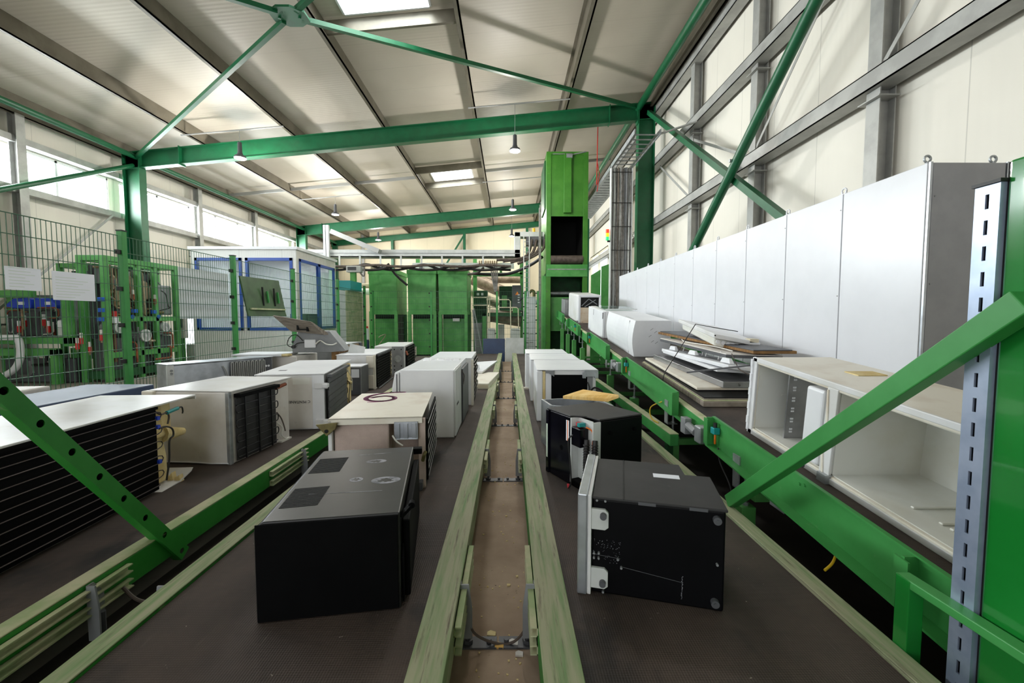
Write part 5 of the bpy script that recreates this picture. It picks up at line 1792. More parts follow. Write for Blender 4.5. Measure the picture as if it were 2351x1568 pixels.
# ================================================================== WHITE CABIN
KX0, KX1, KY0, KY1, KZ = -8.95, -6.0, 12.2, 14.95, 3.4
t = thing('control_cabin', 'white control cabin with blue window frames behind the mesh fence', 'cabin', (0, 0, 0))
wz0, wz1 = 1.12, 3.17
b = MB()
b.box(KX0, KY0, 0, KX1, KY0 + .06, wz0); b.box(KX0, KY0, wz1, KX1, KY0 + .06, KZ)
for x0, x1 in ((KX0, KX0 + .1), (-7.53, -7.43), (KX1 - .1, KX1)):
    b.box(x0, KY0, wz0, x1, KY0 + .06, wz1)
b.build('front_wall', 'cabin_panel', t)
b = MB()
b.box(KX1 - .06, KY0 + .06, 0, KX1, KY1, wz0); b.box(KX1 - .06, KY0 + .06, wz1, KX1, KY1, KZ)
for y0, y1 in ((KY0 + .06, KY0 + .16), (KY1 - .1, KY1)):
    b.box(KX1 - .06, y0, wz0, KX1, y1, wz1)
b.build('side_wall', 'white_dirty', t)
MB().box(KX0, KY1 - .06, 0, KX1 - .06, KY1, KZ).build('rear_wall', 'white_clean', t)
MB().box(KX0, KY0 + .06, 0, KX0 + .06, KY1 - .06, KZ).build('end_wall', 'white_clean', t)
MB().box(KX0 - .05, KY0 - .05, KZ, KX1 + .05, KY1 + .05, KZ + .08).build('roof', 'white_clean', t)
MB().box(KX0 + .06, KY0 + .06, 0, KX1 - .06, KY1 - .06, .05).build('cabin_floor', 'mid_grey', t)
MB().box(-8.2, 13.3, KZ - .06, -6.8, 13.8, KZ - .005).build('ceiling_fill_panel', 'cabin_fill_glow', t)  # glowing panel added to brighten the cabin interior
area('cabin_fill', (-7.5, 13.55, KZ - .08), (0, 0, 0), 1.4, .5, 22, (1, .98, .94)).parent = t  # added fill under the glowing panel


def cabin_window(axis, c, a0, a1):
    P = (lambda q, a, z0, b_, z1: q.box(a, c - .02, z0, b_, c + .05, z1)) if axis == 'x' else (lambda q, a, z0, b_, z1: q.box(c - .05, a, z0, c + .02, b_, z1))
    m = MB()
    f = .085
    P(m, a0, wz0, a1, wz0 + f); P(m, a0, wz1 - f, a1, wz1); P(m, a0, wz0, a0 + f, wz1); P(m, a1 - f, wz0, a1, wz1)
    w = m.build('window_frame', 'blue_frame', t, bevel=.005)
    g = MB()
    if axis == 'x':
        g.box(a0 + f, c + .01, wz0 + f, a1 - f, c + .018, wz1 - f)
    else:
        g.box(c - .018, a0 + f, wz0 + f, c - .01, a1 - f, wz1 - f)
    g.build('pane', 'cabin_glass', w)


cabin_window('x', KY0, KX0 + .1, -7.53); cabin_window('x', KY0, -7.43, KX1 - .1)
ymid = (KY0 + KY1) / 2 + .06
cabin_window('y', KX1, KY0 + .16, ymid); cabin_window('y', KX1, ymid, KY1 - .1)
d = thing('desk', 'blue desk seen through the cabin window', 'desk', (-8.4, 12.5, .05))
MB().box(0, 0, .7, 1.3, .6, .74).build('top', 'mid_grey', d); MB().box(0, 0, 0, 1.3, .04, .7).build('front', 'blue_panel', d); MB().box(0, .04, 0, .04, .6, .7).build('leg', 'dark_grey', d); MB().box(1.26, .04, 0, 1.3, .6, .7).build('leg', 'dark_grey', d)
m = MB()
m.tube(curve((-8.0, 12.75, .84), [(-7.8, 12.75, .93), (-7.5, 12.8, .9), (-7.25, 12.75, .86)]), [.06 + .04 * math.sin(PI * k / 24) for k in range(25)], 10)
tag(m.build('work_jacket', 'board_olive', smooth=True), 'olive green work jacket heaped on the desk in the cabin', 'jacket')
d = thing('side_cabinet', 'low dark cabinet inside the cabin beside its corner window', 'cabinet', (-6.62, 13.0, .05))
MB().box(0, 0, 0, .5, 1.0, 1.55).build('body', 'dark_grey', d, bevel=.01); MB().box(.5, .05, .4, .515, .95, 1.5).build('door', 'mid_grey', d)

# ================================================================== LEFT MACHINES
def frame_box(t, name, x0, x1, y0, y1, z0, z1, w=.12, mat='machine_green', mids=()):
    for x in (x0, x1):
        for y in (y0, y1):
            MB().box(x - w / 2, y - w / 2, 0, x + w / 2, y + w / 2, z1).build('post', mat, t, bevel=.004)
    for z in (z1 - w / 2,) + tuple(mids):
        m = MB()
        for y in (y0, y1):
            m.box(x0, y - w / 2, z - w / 2, x1, y + w / 2, z + w / 2)
        for x in (x0, x1):
            m.box(x - w / 2, y0, z - w / 2, x + w / 2, y1, z + w / 2)
        m.build(name, mat, t, bevel=.004)


def motor(t, p, r=.15, l=.3, mat='mid_grey'):
    x, y, z = p
    m = MB().cyl((x, y, z), (x, y + l, z), r * .9, 18)
    for k in range(16):
        a = 2 * PI * k / 16
        m.bar((x + r * .95 * math.cos(a), y + .04, z + r * .95 * math.sin(a)), (x + r * .95 * math.cos(a), y + l, z + r * .95 * math.sin(a)), .012, .02)
    q = m.build('motor', mat, t)
    m = MB().cyl((x, y - .03, z), (x, y, z), r, 20)
    m.build('fan_cover', 'light_grey', q)
    MB().cyl((x, y - .034, z), (x, y - .03, z), r * .5, 16).build('fan_hub', 'mid_grey', q)


def valve(t, p, c1='red', c2='white_clean', h=.22, r=.035):
    x, y, z = p
    q = MB().cyl((x, y, z), (x, y, z + h * .55), r, 12).build('filter_bowl', c1, t)
    MB().cyl((x, y, z + h * .55), (x, y, z + h), r * .8, 12).build('filter_head', c2, q)
    MB().cyl((x, y, z - h * .2), (x, y, z), r * .5, 10).build('drain_plug', 'coil_tan', q)


def pipework(t, box_, n, seed, mats, r=(.015, .04)):
    rr = random.Random(seed)
    x0, y0, z0, x1, y1, z1 = box_
    for k in range(n):
        p = Vector((rr.uniform(x0, x1), rr.uniform(y0, y1), rr.uniform(z0, z1)))
        pts = [p]
        for s in range(rr.choice((2, 3, 3, 4))):
            ax_ = rr.choice((0, 2, 2, 1))
            q = pts[-1].copy()
            q[ax_] += rr.choice((-1, 1)) * rr.uniform(.15, .6)
            q.x = min(max(q.x, x0), x1); q.y = min(max(q.y, y0), y1); q.z = min(max(q.z, z0), z1)
            if (q - pts[-1]).length > .05:
                pts.append(q)
        if len(pts) < 2:
            continue
        sm = []
        for i, q in enumerate(pts):
            if 0 < i < len(pts) - 1:
                sm += [q.lerp(pts[i - 1], min(.3, .06 / max((q - pts[i - 1]).length, .01))), q.lerp(pts[i + 1], min(.3, .06 / max((q - pts[i + 1]).length, .01)))]
            else:
                sm.append(q)
        MB().tube(sm, rr.uniform(*r), 8).build('pipe', rr.choice(mats), t, smooth=True)


M1Y = 9.6
t = thing('process_machine', 'green framed machine with blue guards and red valves behind the nearest fence panel', 'machine')
x1 = aty(158, 740, M1Y).x
zb, zt1 = aty(100, 783, M1Y).z, aty(40, 675, M1Y).z
for (xa, ya) in ((x1, M1Y), (x1 - 1.8, M1Y), (x1, M1Y + .52), (x1 - 1.8, M1Y + .52)):
    MB().box(xa - .07, ya - .07, .85, xa + .07, ya + .07, zt1 + .05).build('post', 'machine_green', t, bevel=.004)
xl = aty(130, 830, M1Y).x
for xa in (xl, xl - 1.6):
    for ya in (M1Y, M1Y + .45):
        MB().box(xa - .07, ya - .07, 0, xa + .07, ya + .07, .78).build('leg', 'machine_green', t, bevel=.004)
m = MB().box(x1 - 1.86, M1Y - .07, zb - .06, x1 + .07, M1Y + .07, zb + .08)
m.build('lower_beam', 'machine_green', t, bevel=.004)
MB().box(x1 - 1.86, M1Y - .07, .64, xl + .07, M1Y + .07, .8).build('table_beam', 'machine_green', t, bevel=.004)
MB().box(x1 - 1.86, M1Y - .05, zt1 - .08, aty(76, 675, M1Y).x, M1Y + .07, zt1 + .08).build('top_beam', 'machine_green', t, bevel=.004)
MB().box(x1 - 1.86, M1Y + .46, zb, x1, M1Y + .5, zt1).build('back_panel', 'mid_grey', t)
MB().box(x1 - 1.8, M1Y + .1, zb + .08, x1 - .05, M1Y + .46, zb + .1).build('deck', 'galvanized', t)
MB().box(x1 - 1.75, M1Y + .3, zb + .1, x1 - .7, M1Y + .45, zt1 - .35).build('dark_housing', 'dark_grey', t, bevel=.02)
for (pa, pb) in ((14, 70), (80, 128)):
    a, c = aty(pa, 708, M1Y + .1), aty(pb, 708, M1Y + .1)
    zz = aty(pa, 690, M1Y).z
    s_ = 1 if pa < 50 else -1
    w_ = c.x - a.x
    poly = [(a.x, a.z), (c.x, a.z), (c.x, a.z + (.22 if s_ > 0 else .08)), (c.x - w_ * .3, a.z + .24), (a.x + w_ * .3, a.z + .22), (a.x, a.z + (.1 if s_ > 0 else .24))]
    q = MB().prism(poly, 'y', M1Y + .1, M1Y + .3).build('guard', 'blue_machine', t, bevel=.02)
    MB().box((a.x + c.x) / 2, M1Y + .095, a.z + .08, (a.x + c.x) / 2 + .14, M1Y + .1, a.z + .15).build('sticker', 'paper', q)
for (px, py) in ((57, 750), (102, 748), (45, 763), (112, 763)):
    p = aty(px, py, M1Y + .12)
    valve(t, (p.x, p.y, p.z), h=.26, r=.04)
p = aty(146, 752, M1Y + .1)
MB().lathe([(.02, 0), (.1, .01), (.11, .1), (.08, .16), (.02, .18)], (p.x, p.y, p.z), 14).build('white_dome', 'white_clean', t, smooth=True)
MB().box(p.x - .1, p.y - .05, zb + .1, p.x + .1, p.y + .1, p.z).build('pedestal', 'light_grey', t)
pipework(t, (x1 - 1.75, M1Y - .02, zb + .12, x1 - .3, M1Y + .35, zt1 - .3), 16, 4, ('coil_tan', 'galvanized', 'cable_black', 'rust', 'white_dirty'), (.01, .022))
pipework(t, (x1 - 1.75, M1Y + .08, .15, x1 - .3, M1Y + .45, .7), 8, 9, ('mid_grey', 'cable_black', 'wall_steel'), (.02, .06))
MB().box(x1 - 1.7, M1Y + .2, .02, x1 - .1, M1Y + .45, .55).build('base_housing', 'dark_grey', t)
p0, p1 = aty(-40, 775, M1Y - .3), aty(46, 776, M1Y - .3)
pp = curve(p0, [aty(20, 775, M1Y - .3), aty(40, 777, M1Y - .3), aty(47, 800, M1Y - .3), aty(44, 830, M1Y - .3), aty(28, 852, M1Y - .3), aty(-10, 872, M1Y - .3)], 6)
c = MB().tube([p0] + pp[1:], .065, 12)
tag(c.build('white_hose', 'white_clean', smooth=True), 'thick white hose bending down in front of the green machine at the left edge', 'hose')

MX = -9.2
t = thing('process_machine', 'tall green framed machine with motors and tan pipes behind the second fence panel', 'machine')
ya, yb = atx(243, 700, MX).y, atx(404, 700, MX).y
zt2 = atx(243, 587, MX).z
XB = MX - .52
for x in (MX, XB):
    for y in (ya, yb):
        MB().box(x - .06, y - .06, 0, x + .06, y + .06, zt2 - .121).build('post', 'machine_green', t, bevel=.004)
m = MB()
m.box(MX - .06, ya - .06, zt2 - .12, MX + .06, yb + .06, zt2)
m.box(XB - .06, ya - .06, zt2 - .12, XB + .06, yb + .06, zt2)
for y in (ya, yb):
    m.box(XB + .06, y - .06, zt2 - .12, MX - .06, y + .06, zt2)
m.build('top_frame', 'machine_green', t, bevel=.004)
for px in (318, 356):
    y = atx(px, 700, MX).y
    MB().box(MX - .05, y - .05, 0, MX + .05, y + .05, zt2 - .121).build('post', 'machine_green', t, bevel=.004)
zc = atx(320, 732, MX).z
MB().box(MX - .05, ya, zc - .06, MX + .05, yb, zc + .06).build('cross_beam', 'machine_green', t, bevel=.004)
MB().box(MX - .05, ya, .55, MX + .05, yb, .68).build('lower_beam', 'machine_green', t, bevel=.004)
MB().box(XB - .05, ya - .05, .08, MX + .05, yb + .05, .26).build('base_frame', 'dark_green', t)
MB().box(XB + .1, ya + .1, .26, MX - .1, yb - .1, 1.0).build('base_housing', 'dark_grey', t)
MB().box(XB + .06, ya + .1, 1.0, XB + .1, yb - .1, 2.7).build('back_panel', 'dark_grey', t)
y0_, y1_ = atx(360, 650, MX).y, atx(400, 650, MX).y
MB().box(MX - .4, y0_, zc + .1, MX - .08, y1_, atx(380, 655, MX).z).build('grey_tank', 'mid_grey', t, bevel=.04)
MB().box(MX - .4, y0_, 1.01, MX - .1, y1_, zc - .25).build('grey_tank', 'mid_grey', t, bevel=.04)
for (px, py, r) in ((274, 752, .13), (334, 770, .155), (379, 751, .125)):
    p = atx(px, py, MX + .1)
    m = MB().cyl((p.x - .36, p.y, p.z), (p.x, p.y, p.z), r * .9, 18)
    for k in range(16):
        a = 2 * PI * k / 16
        m.bar((p.x - .34, p.y + r * .95 * math.cos(a), p.z + r * .95 * math.sin(a)), (p.x - .03, p.y + r * .95 * math.cos(a), p.z + r * .95 * math.sin(a)), .012, .02)
    q = m.build('motor', 'mid_grey', t)
    MB().cyl((p.x, p.y, p.z), (p.x + .03, p.y, p.z), r, 22).build('fan_cover', 'light_grey', q)
    m = MB()
    for k in range(4):
        m.tube([(p.x + .032, p.y + (r * .3 + .02 * k) * math.cos(i * PI / 8), p.z + (r * .3 + .02 * k) * math.sin(i * PI / 8)) for i in range(16)], .003, 5, closed=True)
    m.build('fan_grille', 'mid_grey', q)
p = atx(265, 742, MX + .08)
valve(t, tuple(p), 'white_clean', 'red', .28, .06)
for (px, py) in ((187, 790), (178, 802), (207, 810), (233, 782), (306, 688), (356, 698)):
    p = atx(px, py, MX + .06)
    valve(t, tuple(p), 'red' if px < 240 else 'rust', 'white_dirty', .24, .032)
for (px, py) in ((232, 687), (232, 712), (231, 733), (309, 714), (353, 716)):
    p = atx(px, py, MX + .06)
    MB().box(p.x - .045, p.y - .045, p.z - .045, p.x + .045, p.y + .045, p.z + .045).build('solenoid', 'safety_blue', t, bevel=.006)
for (px, py) in ((304, 727), (364, 727)):
    p = atx(px, py, MX + .052)
    MB().cyl((p.x, p.y, p.z), (p.x + .012, p.y, p.z), .05, 16).build('gauge', 'safety_blue', t)
pipework(t, (XB + .2, ya + .1, zc + .1, MX - .06, yb - .35, zt2 - .2), 46, 12, ('tan_pipe', 'tan_pipe', 'olive', 'coil_tan', 'mid_grey', 'cable_black', 'dark_grey'), (.014, .04))
pipework(t, (XB + .3, ya + .05, .4, MX + .1, yb - .3, 1.4), 26, 21, ('cable_black', 'tan_pipe', 'mid_grey', 'rust', 'dark_grey'), (.012, .03))
for (px, py, r_, h_) in ((327, 738, .1, .42), (272, 705, .09, .45), (330, 690, .09, .5), (296, 690, .1, .6), (372, 705, .08, .4)):
    p = atx(px, py, MX - .2)
    MB().lathe([(.03, 0), (r_, .04), (r_, h_ - .05), (r_ * .6, h_)], tuple(p), 14).build('tan_vessel', 'tan_pipe', t, smooth=True)
for k in range(6):
    y = ya + .2 + (yb - ya - .5) * k / 6
    MB().box(MX - .5, y, zt2 - .62 - .1 * (k % 2), MX - .2, y + .18, zt2 - .25).build('valve_block', ['mid_grey', 'dark_grey', 'light_grey'][k % 3], t, bevel=.01)
MB().tube(curve((MX, yb - .5, zt2 - .7), [(MX + .05, yb - .4, zt2 - .8), (MX + .02, yb - .3, zt2 - 1.1), (MX, yb - .2, zc + .3), (MX - .1, yb - .5, zc + .2)]), .014, 6).build('black_hose', 'cable_black', t, smooth=True)
t = thing('switch_cabinet', 'dark slatted cabinet in a green frame between the two green machines', 'cabinet')
SY = 10.3
xc, xd = aty(165, 640, SY).x, aty(212, 640, SY).x
frame_box(t, 'frame_beam', xc - .16, xd + .1, SY - .1, SY + .7, 0, aty(180, 606, SY).z, .1)
MB().box(xc, SY, .5, xd, SY + .6, aty(180, 622, SY).z).build('body', 'dark_grey', t)
for k in range(14):
    MB().box(xc + .05, SY - .02, .95 + .08 * k, xd - .05, SY, .99 + .08 * k).build('slat', 'hole_black', t)
t = thing('light_switchbox', 'pale upright switch box beside the open doorway, right of the tall green machine', 'switch box')
p = aty(415, 760, 12.2)
MB().box(p.x - .1, 12.2, .9, p.x + .1, 12.35, 2.7).build('body', 'white_dirty', t, bevel=.01)
MB().box(p.x - .02, 12.19, 1.2, p.x + .06, 12.2, 1.5).build('label', 'dark_grey', t)
MB().box(p.x - .04, 12.24, 0, p.x + .04, 12.31, .9).build('stand', 'machine_green', t)
p = aty(415, 800, 12.0)
t = thing('tool_trolley', 'grey tool trolley standing by the open doorway', 'trolley', (p.x - .3, 12.6, 0))
MB().box(0, 0, .15, .4, .4, .7).build('body', 'light_grey', t, bevel=.01)
for x in (.05, .35):
    MB().cyl((x, .05, .08), (x, .1, .08), .08, 12).build('wheel', 'cable_black', t)

# ================================================================== BACK OF THE HALL
HY = 16.2
for (pa, pb, lab) in ((846, 911, 'leftmost green hopper standing apart'), (935, 1001, 'middle green hopper of the three'), (1006, 1073, 'rightmost green hopper beside the steel platform')):
    a, c = aty(pa, 640, HY), aty(pb, 640, HY)
    top = aty(pa, 619, HY).z
    mid = aty(pa, 716, HY).z
    htop = top
    t = thing('green_hopper', lab, 'hopper', (a.x, HY, 0), group='three green sheet metal hoppers')
    w = c.x - a.x
    MB().hexa([(0.02, 0, mid), (w - .02, 0, mid), (w - .02, 1.6, mid), (.02, 1.6, mid)], [(0, 0, top), (w, 0, top), (w, 1.6, top), (0, 1.6, top)]).build('bin', 'machine_green', t, bevel=.01)
    m = MB().box(-.02, -.02, top - .16, w + .02, 1.62, top)
    m.build('rim', 'machine_green', t, bevel=.006)
    m = MB().box(0, -.01, mid - .1, w, 1.6, mid + .02)
    for x in (0, w - .12):
        m.box(x, -.01, 0, x + .12, .12, mid - .1); m.box(x, 1.48, 0, x + .12, 1.6, mid - .1)
    m.build('stand', 'machine_green', t, bevel=.004)
    MB().box(.12, .3, .05, w - .12, .33, mid - .26).build('lower_door', 'machine_green', t)
    MB().box(.12, .34, .0, w - .12, 1.5, mid - .1).build('inside', 'hole_black', t)
    m = MB()
    for k in range(3):
        for x in (.3, .75):
            m.cyl((x * w, -.012, mid + .3 + .35 * k), (x * w, .0, mid + .3 + .35 * k), .014, 6)
    m.build('rivet', 'machine_green', t)
p = aty(1046, 734, HY - .03)
t = tag(MB().box(p.x - .12, HY + .1, p.z - .06, p.x + .14, HY + .115, p.z + .05).build('label_plate', 'light_grey'), 'small white label on the lower door of the rightmost hopper', 'label')
t.location.y = .0
a = aty(884, 772, HY - .3); c = aty(870, 800, HY - .3)
m = MB().tube(curve(Vector((c.x - .35, HY - .3, .018)), [Vector((a.x, HY - .3, a.z)), Vector((a.x - .12, HY - .3, a.z + .03)), Vector((a.x - .24, HY - .3, a.z - .05))]), .018, 8)
tag(m.build('hooked_rod', 'tan_pipe', smooth=True), 'thin bent rod leaning in front of the leftmost hopper', 'rod')

# fence gate bay with sheet metal behind it
t = thing('tiled_screen', 'pale screen of sheet metal strips beside the white cabin', 'screen')
a, c = aty(774, 672, 13.0), aty(790, 672, 13.2)
MB().hexa([(-5.25, 13.1, 0), (-4.98, 13.1, 0), (-4.98, 13.14, 0), (-5.25, 13.14, 0)], [(-5.25, 13.1, 2.3), (-4.98, 13.1, 2.3), (-4.98, 13.14, 2.3), (-5.25, 13.14, 2.3)]).build('front_sheet', 'light_grey', t)
m = MB()
for k in range(7):
    z = .05 + k * .325
    m.hexa([(-4.98, 13.1, z), (-4.95, 13.1, z), (-4.87, 14.25, z), (-4.9, 14.25, z)], [(-4.98, 13.1, z + .315), (-4.95, 13.1, z + .315), (-4.87, 14.25, z + .315), (-4.9, 14.25, z + .315)])
m.build('strip_wall', 'dusty_cream', t)
MB().box(-5.2, 13.2, 2.33, -4.85, 14.2, 2.62).build('top_glazing', 'teal', t)
t = thing('gas_bottle', 'narrow white and blue bottle with a red cap left of the leftmost hopper', 'bottle')
p = aty(843, 760, 16.0)
MB().lathe([(.06, 0), (.07, .02), (.07, .6), (.05, .66)], (p.x, 16.0, 0), 14).build('lower_body', 'blue_panel', t, smooth=True)
MB().lathe([(.07, .66), (.07, 1.0), (.04, 1.08)], (p.x, 16.0, 0), 14).build('upper_body', 'white_clean', t, smooth=True)
MB().cyl((p.x, 16, 1.08), (p.x, 16, 1.16), .035, 10).build('cap', 'red', t)

# cable tray with its hanging hoses
TY = 15.6
zt3 = aty(900, 573, TY).z; zb3 = aty(900, 590, TY).z
t = thing('cable_tray', 'long white cable tray crossing the hall above the hoppers and stepping up to the tower', 'cable tray')
xr_ = aty(1195, 580, TY).x
xl_ = aty(1181, 560, TY).x
zu1, zu0 = aty(1210, 532, TY).z, aty(1210, 543, TY).z
m = MB()
m.box(-11.5, TY, zb3, xr_, TY + .04, zt3); m.box(-11.5, TY, zb3, xr_, TY + .5, zb3 + .03); m.box(-11.5, TY + .46, zb3, xr_, TY + .5, zt3)
m.build('tray', 'light_grey', t)
MB().box(-11.5, TY - .01, (zb3 + zt3) / 2 - .01, xr_, TY, (zb3 + zt3) / 2 + .01).build('tray_lip', 'mid_grey', t)
m = MB().box(xl_, TY, zb3, xr_, TY + .5, zu1)
m.build('riser', 'light_grey', t, bevel=.02)
MB().box(xl_, TY, zu0, 1.28, TY + .5, zu1).build('upper_tray', 'light_grey', t, bevel=.01)
MB().cyl((aty(1226, 533, TY).x, TY + .1, zu1), (aty(1226, 533, TY).x, TY + .1, zu1 + .14), .05, 12).build('beacon', 'amber', t)
for k in range(11):
    x = aty(780 + 47 * k, 600, TY).x
    if x > xr_:
        break
    MB().box(x - .03, TY - .03, zb3 - .36, x + .03, TY - .01, zb3 + .05).build('hanger', 'light_grey', t)
rr = random.Random(2)
for j in range(3):
    pts = []
    for k in range(15):
        x = -7.2 + k * .52
        pts.append(Vector((x, TY - .1 - .07 * j, zb3 - (.26, .33, .3)[j] - (.22, .16, .07)[j] * abs(math.sin(k * .8 + j * 1.3)))))
    c = MB().tube(curve(pts[0], pts[1:], 5), .042, 8)
    tag(c.build('hose', ['cable_black', 'cable_black', 'cable_brown'][j], smooth=True), ['most deeply sagging black hose under the long white cable tray', 'flatter black hose slung under the long white cable tray', 'brown hose slung just below the long white cable tray'][j], 'hose')
tpts = [(aty(890, 605, TY), aty(935, 655, TY + .3)), (aty(1100, 610, TY), aty(1030, 620, TY + .5)), (aty(1110, 615, TY), aty(1075, 630, TY + .5))]
for i, (a, c) in enumerate(tpts):
    mm = MB().tube(curve(a, [a.lerp(c, .4) + Vector((0, 0, -.08)), c]), .045, 8)
    tag(mm.build('hose', 'cable_black' if i == 0 else 'cable_brown', smooth=True), ['black hose dropping from the tray behind the leftmost hopper', 'brown hose dropping from the tray onto the rightmost hopper', 'second brown hose dropping from the tray beside the rightmost hopper'][i], 'hose')
for i in range(4):
    a = aty(1140 + 16 * i, 597 + 3 * i, TY - .05); b2 = aty(1205 + 12 * i, 590 - 4 * i, TY - .1); c = aty(1222 + 10 * i, 550, TY - .05)
    mm = MB().tube(curve(a, [b2, c]), .05, 8)
    tag(mm.build('hose', 'cable_brown', smooth=True), 'brown hose of four curving up from the tray to the dark terminal box', 'hose', 'four brown hoses at the terminal box')
a, c = aty(1209, 545, TY - .1), aty(1249, 562, TY)
tag(MB().box(a.x, TY + .0, c.z, 1.3, TY + .4, zu0).build('terminal_box', 'dark_grey'), 'dark terminal box under the upper tray beside the tower', 'box')
t = thing('cable_ladder', 'narrow pale upright cable ladder in front of the tray, left of the tower', 'ladder', kind='thing')
a = aty(1209, 530, TY - .3)
for dx in (-.1, .1):
    MB().box(a.x + dx - .015, TY - .3, 0, a.x + dx + .015, TY - .24, a.z).build('rail', 'light_grey', t)
m = MB()
for k in range(24):
    m.box(a.x - .1, TY - .28, .2 + k * .18, a.x + .1, TY - .26, .22 + k * .18)
m.build('rung', 'mid_grey', t)
t = thing('tray_post', 'grey post with a sloping cable tray above the end of the white cabin', 'post')
a, c = aty(752, 528, 15.8), aty(763, 600, 15.8)
MB().box(a.x, 15.4, 0, a.x + .08, 15.5, a.z + .1).build('post', 'galvanized', t); MB().box(a.x + .1, 15.4, 0, a.x + .2, 15.5, a.z + .1).build('perforated_post', 'light_grey', t)
MB().bar(aty(762, 532, 15.4), aty(872, 578, 15.4), .3, .16).build('sloping_tray', 'pipe_grey', t)
t = thing('instrument_box', 'pale instrument box with a display on a green post, right of the white cabin', 'instrument')
a, c = aty(794, 610, 15.0), aty(828, 625, 15.0)
MB().box(a.x, 15, c.z, c.x, 15.25, a.z).build('housing', 'light_grey', t, bevel=.02)
MB().box(a.x + .06, 14.99, c.z + .07, c.x - .15, 15, a.z - .04).build('display', 'dark_grey', t)
MB().box(a.x + .12, 15.05, 0, a.x + .3, 15.2, c.z).build('stand', 'machine_green', t, bevel=.005)
MB().tube(curve((c.x - .05, 15.1, c.z), [(c.x + .05, 15.1, c.z - .12), (c.x + .1, 15.1, c.z - .05), (c.x + .08, 15.1, c.z + .2)]), .03, 8).build('cable', 'cable_grey', t)
# steel platform machine
PY = 17.0
t = thing('steel_platform', 'green steel platform with cream handrails right of the hoppers', 'platform')
xa, xb = aty(1112, 760, PY).x, aty(1203, 760, PY).x
zd = aty(1150, 718, PY).z
for x in (xa, xb):
    for y in (PY, PY + 1.6):
        MB().box(x - .08, y - .08, 0, x + .08, y + .08, zd).build('leg', 'machine_green', t, bevel=.004)
MB().box(xa - .08, PY - .08, zd - .14, xb + .08, PY + 1.68, zd).build('deck', 'dark_green', t)
hr = aty(1150, 690, PY).z
for (p0_, p1_, za) in ((1117, 1173, 688), (1117, 1191, 706), (1085, 1117, 683), (1085, 1117, 701)):
    a, c = aty(p0_, za, PY - .2), aty(p1_, za, PY - .2)
    pts = [a, c - Vector((.08, 0, 0)), c - Vector((.02, 0, .06)), Vector((c.x, c.y, zd - 1.0))] if p1_ > 1120 else [a, c]
    MB().tube(pts, .022, 8).build('handrail', 'cream_panel', t, smooth=True)
for px in (1119, 1124):
    a = aty(px, 680, PY - .2)
    MB().tube([(a.x, a.y, zd - 1.1), a], .022, 8).build('rail_post', 'cream_panel', t)
a = aty(1170, 727, PY + .6)
t = tag(MB().tube([(xa + .2, PY + .7, a.z + .05), (xb - .1, PY + .7, a.z - .1)], [.26, .32], 16).build('pressure_drum', 'duct_brown', smooth=True), 'dark brown drum lying under the steel platform', 'drum')
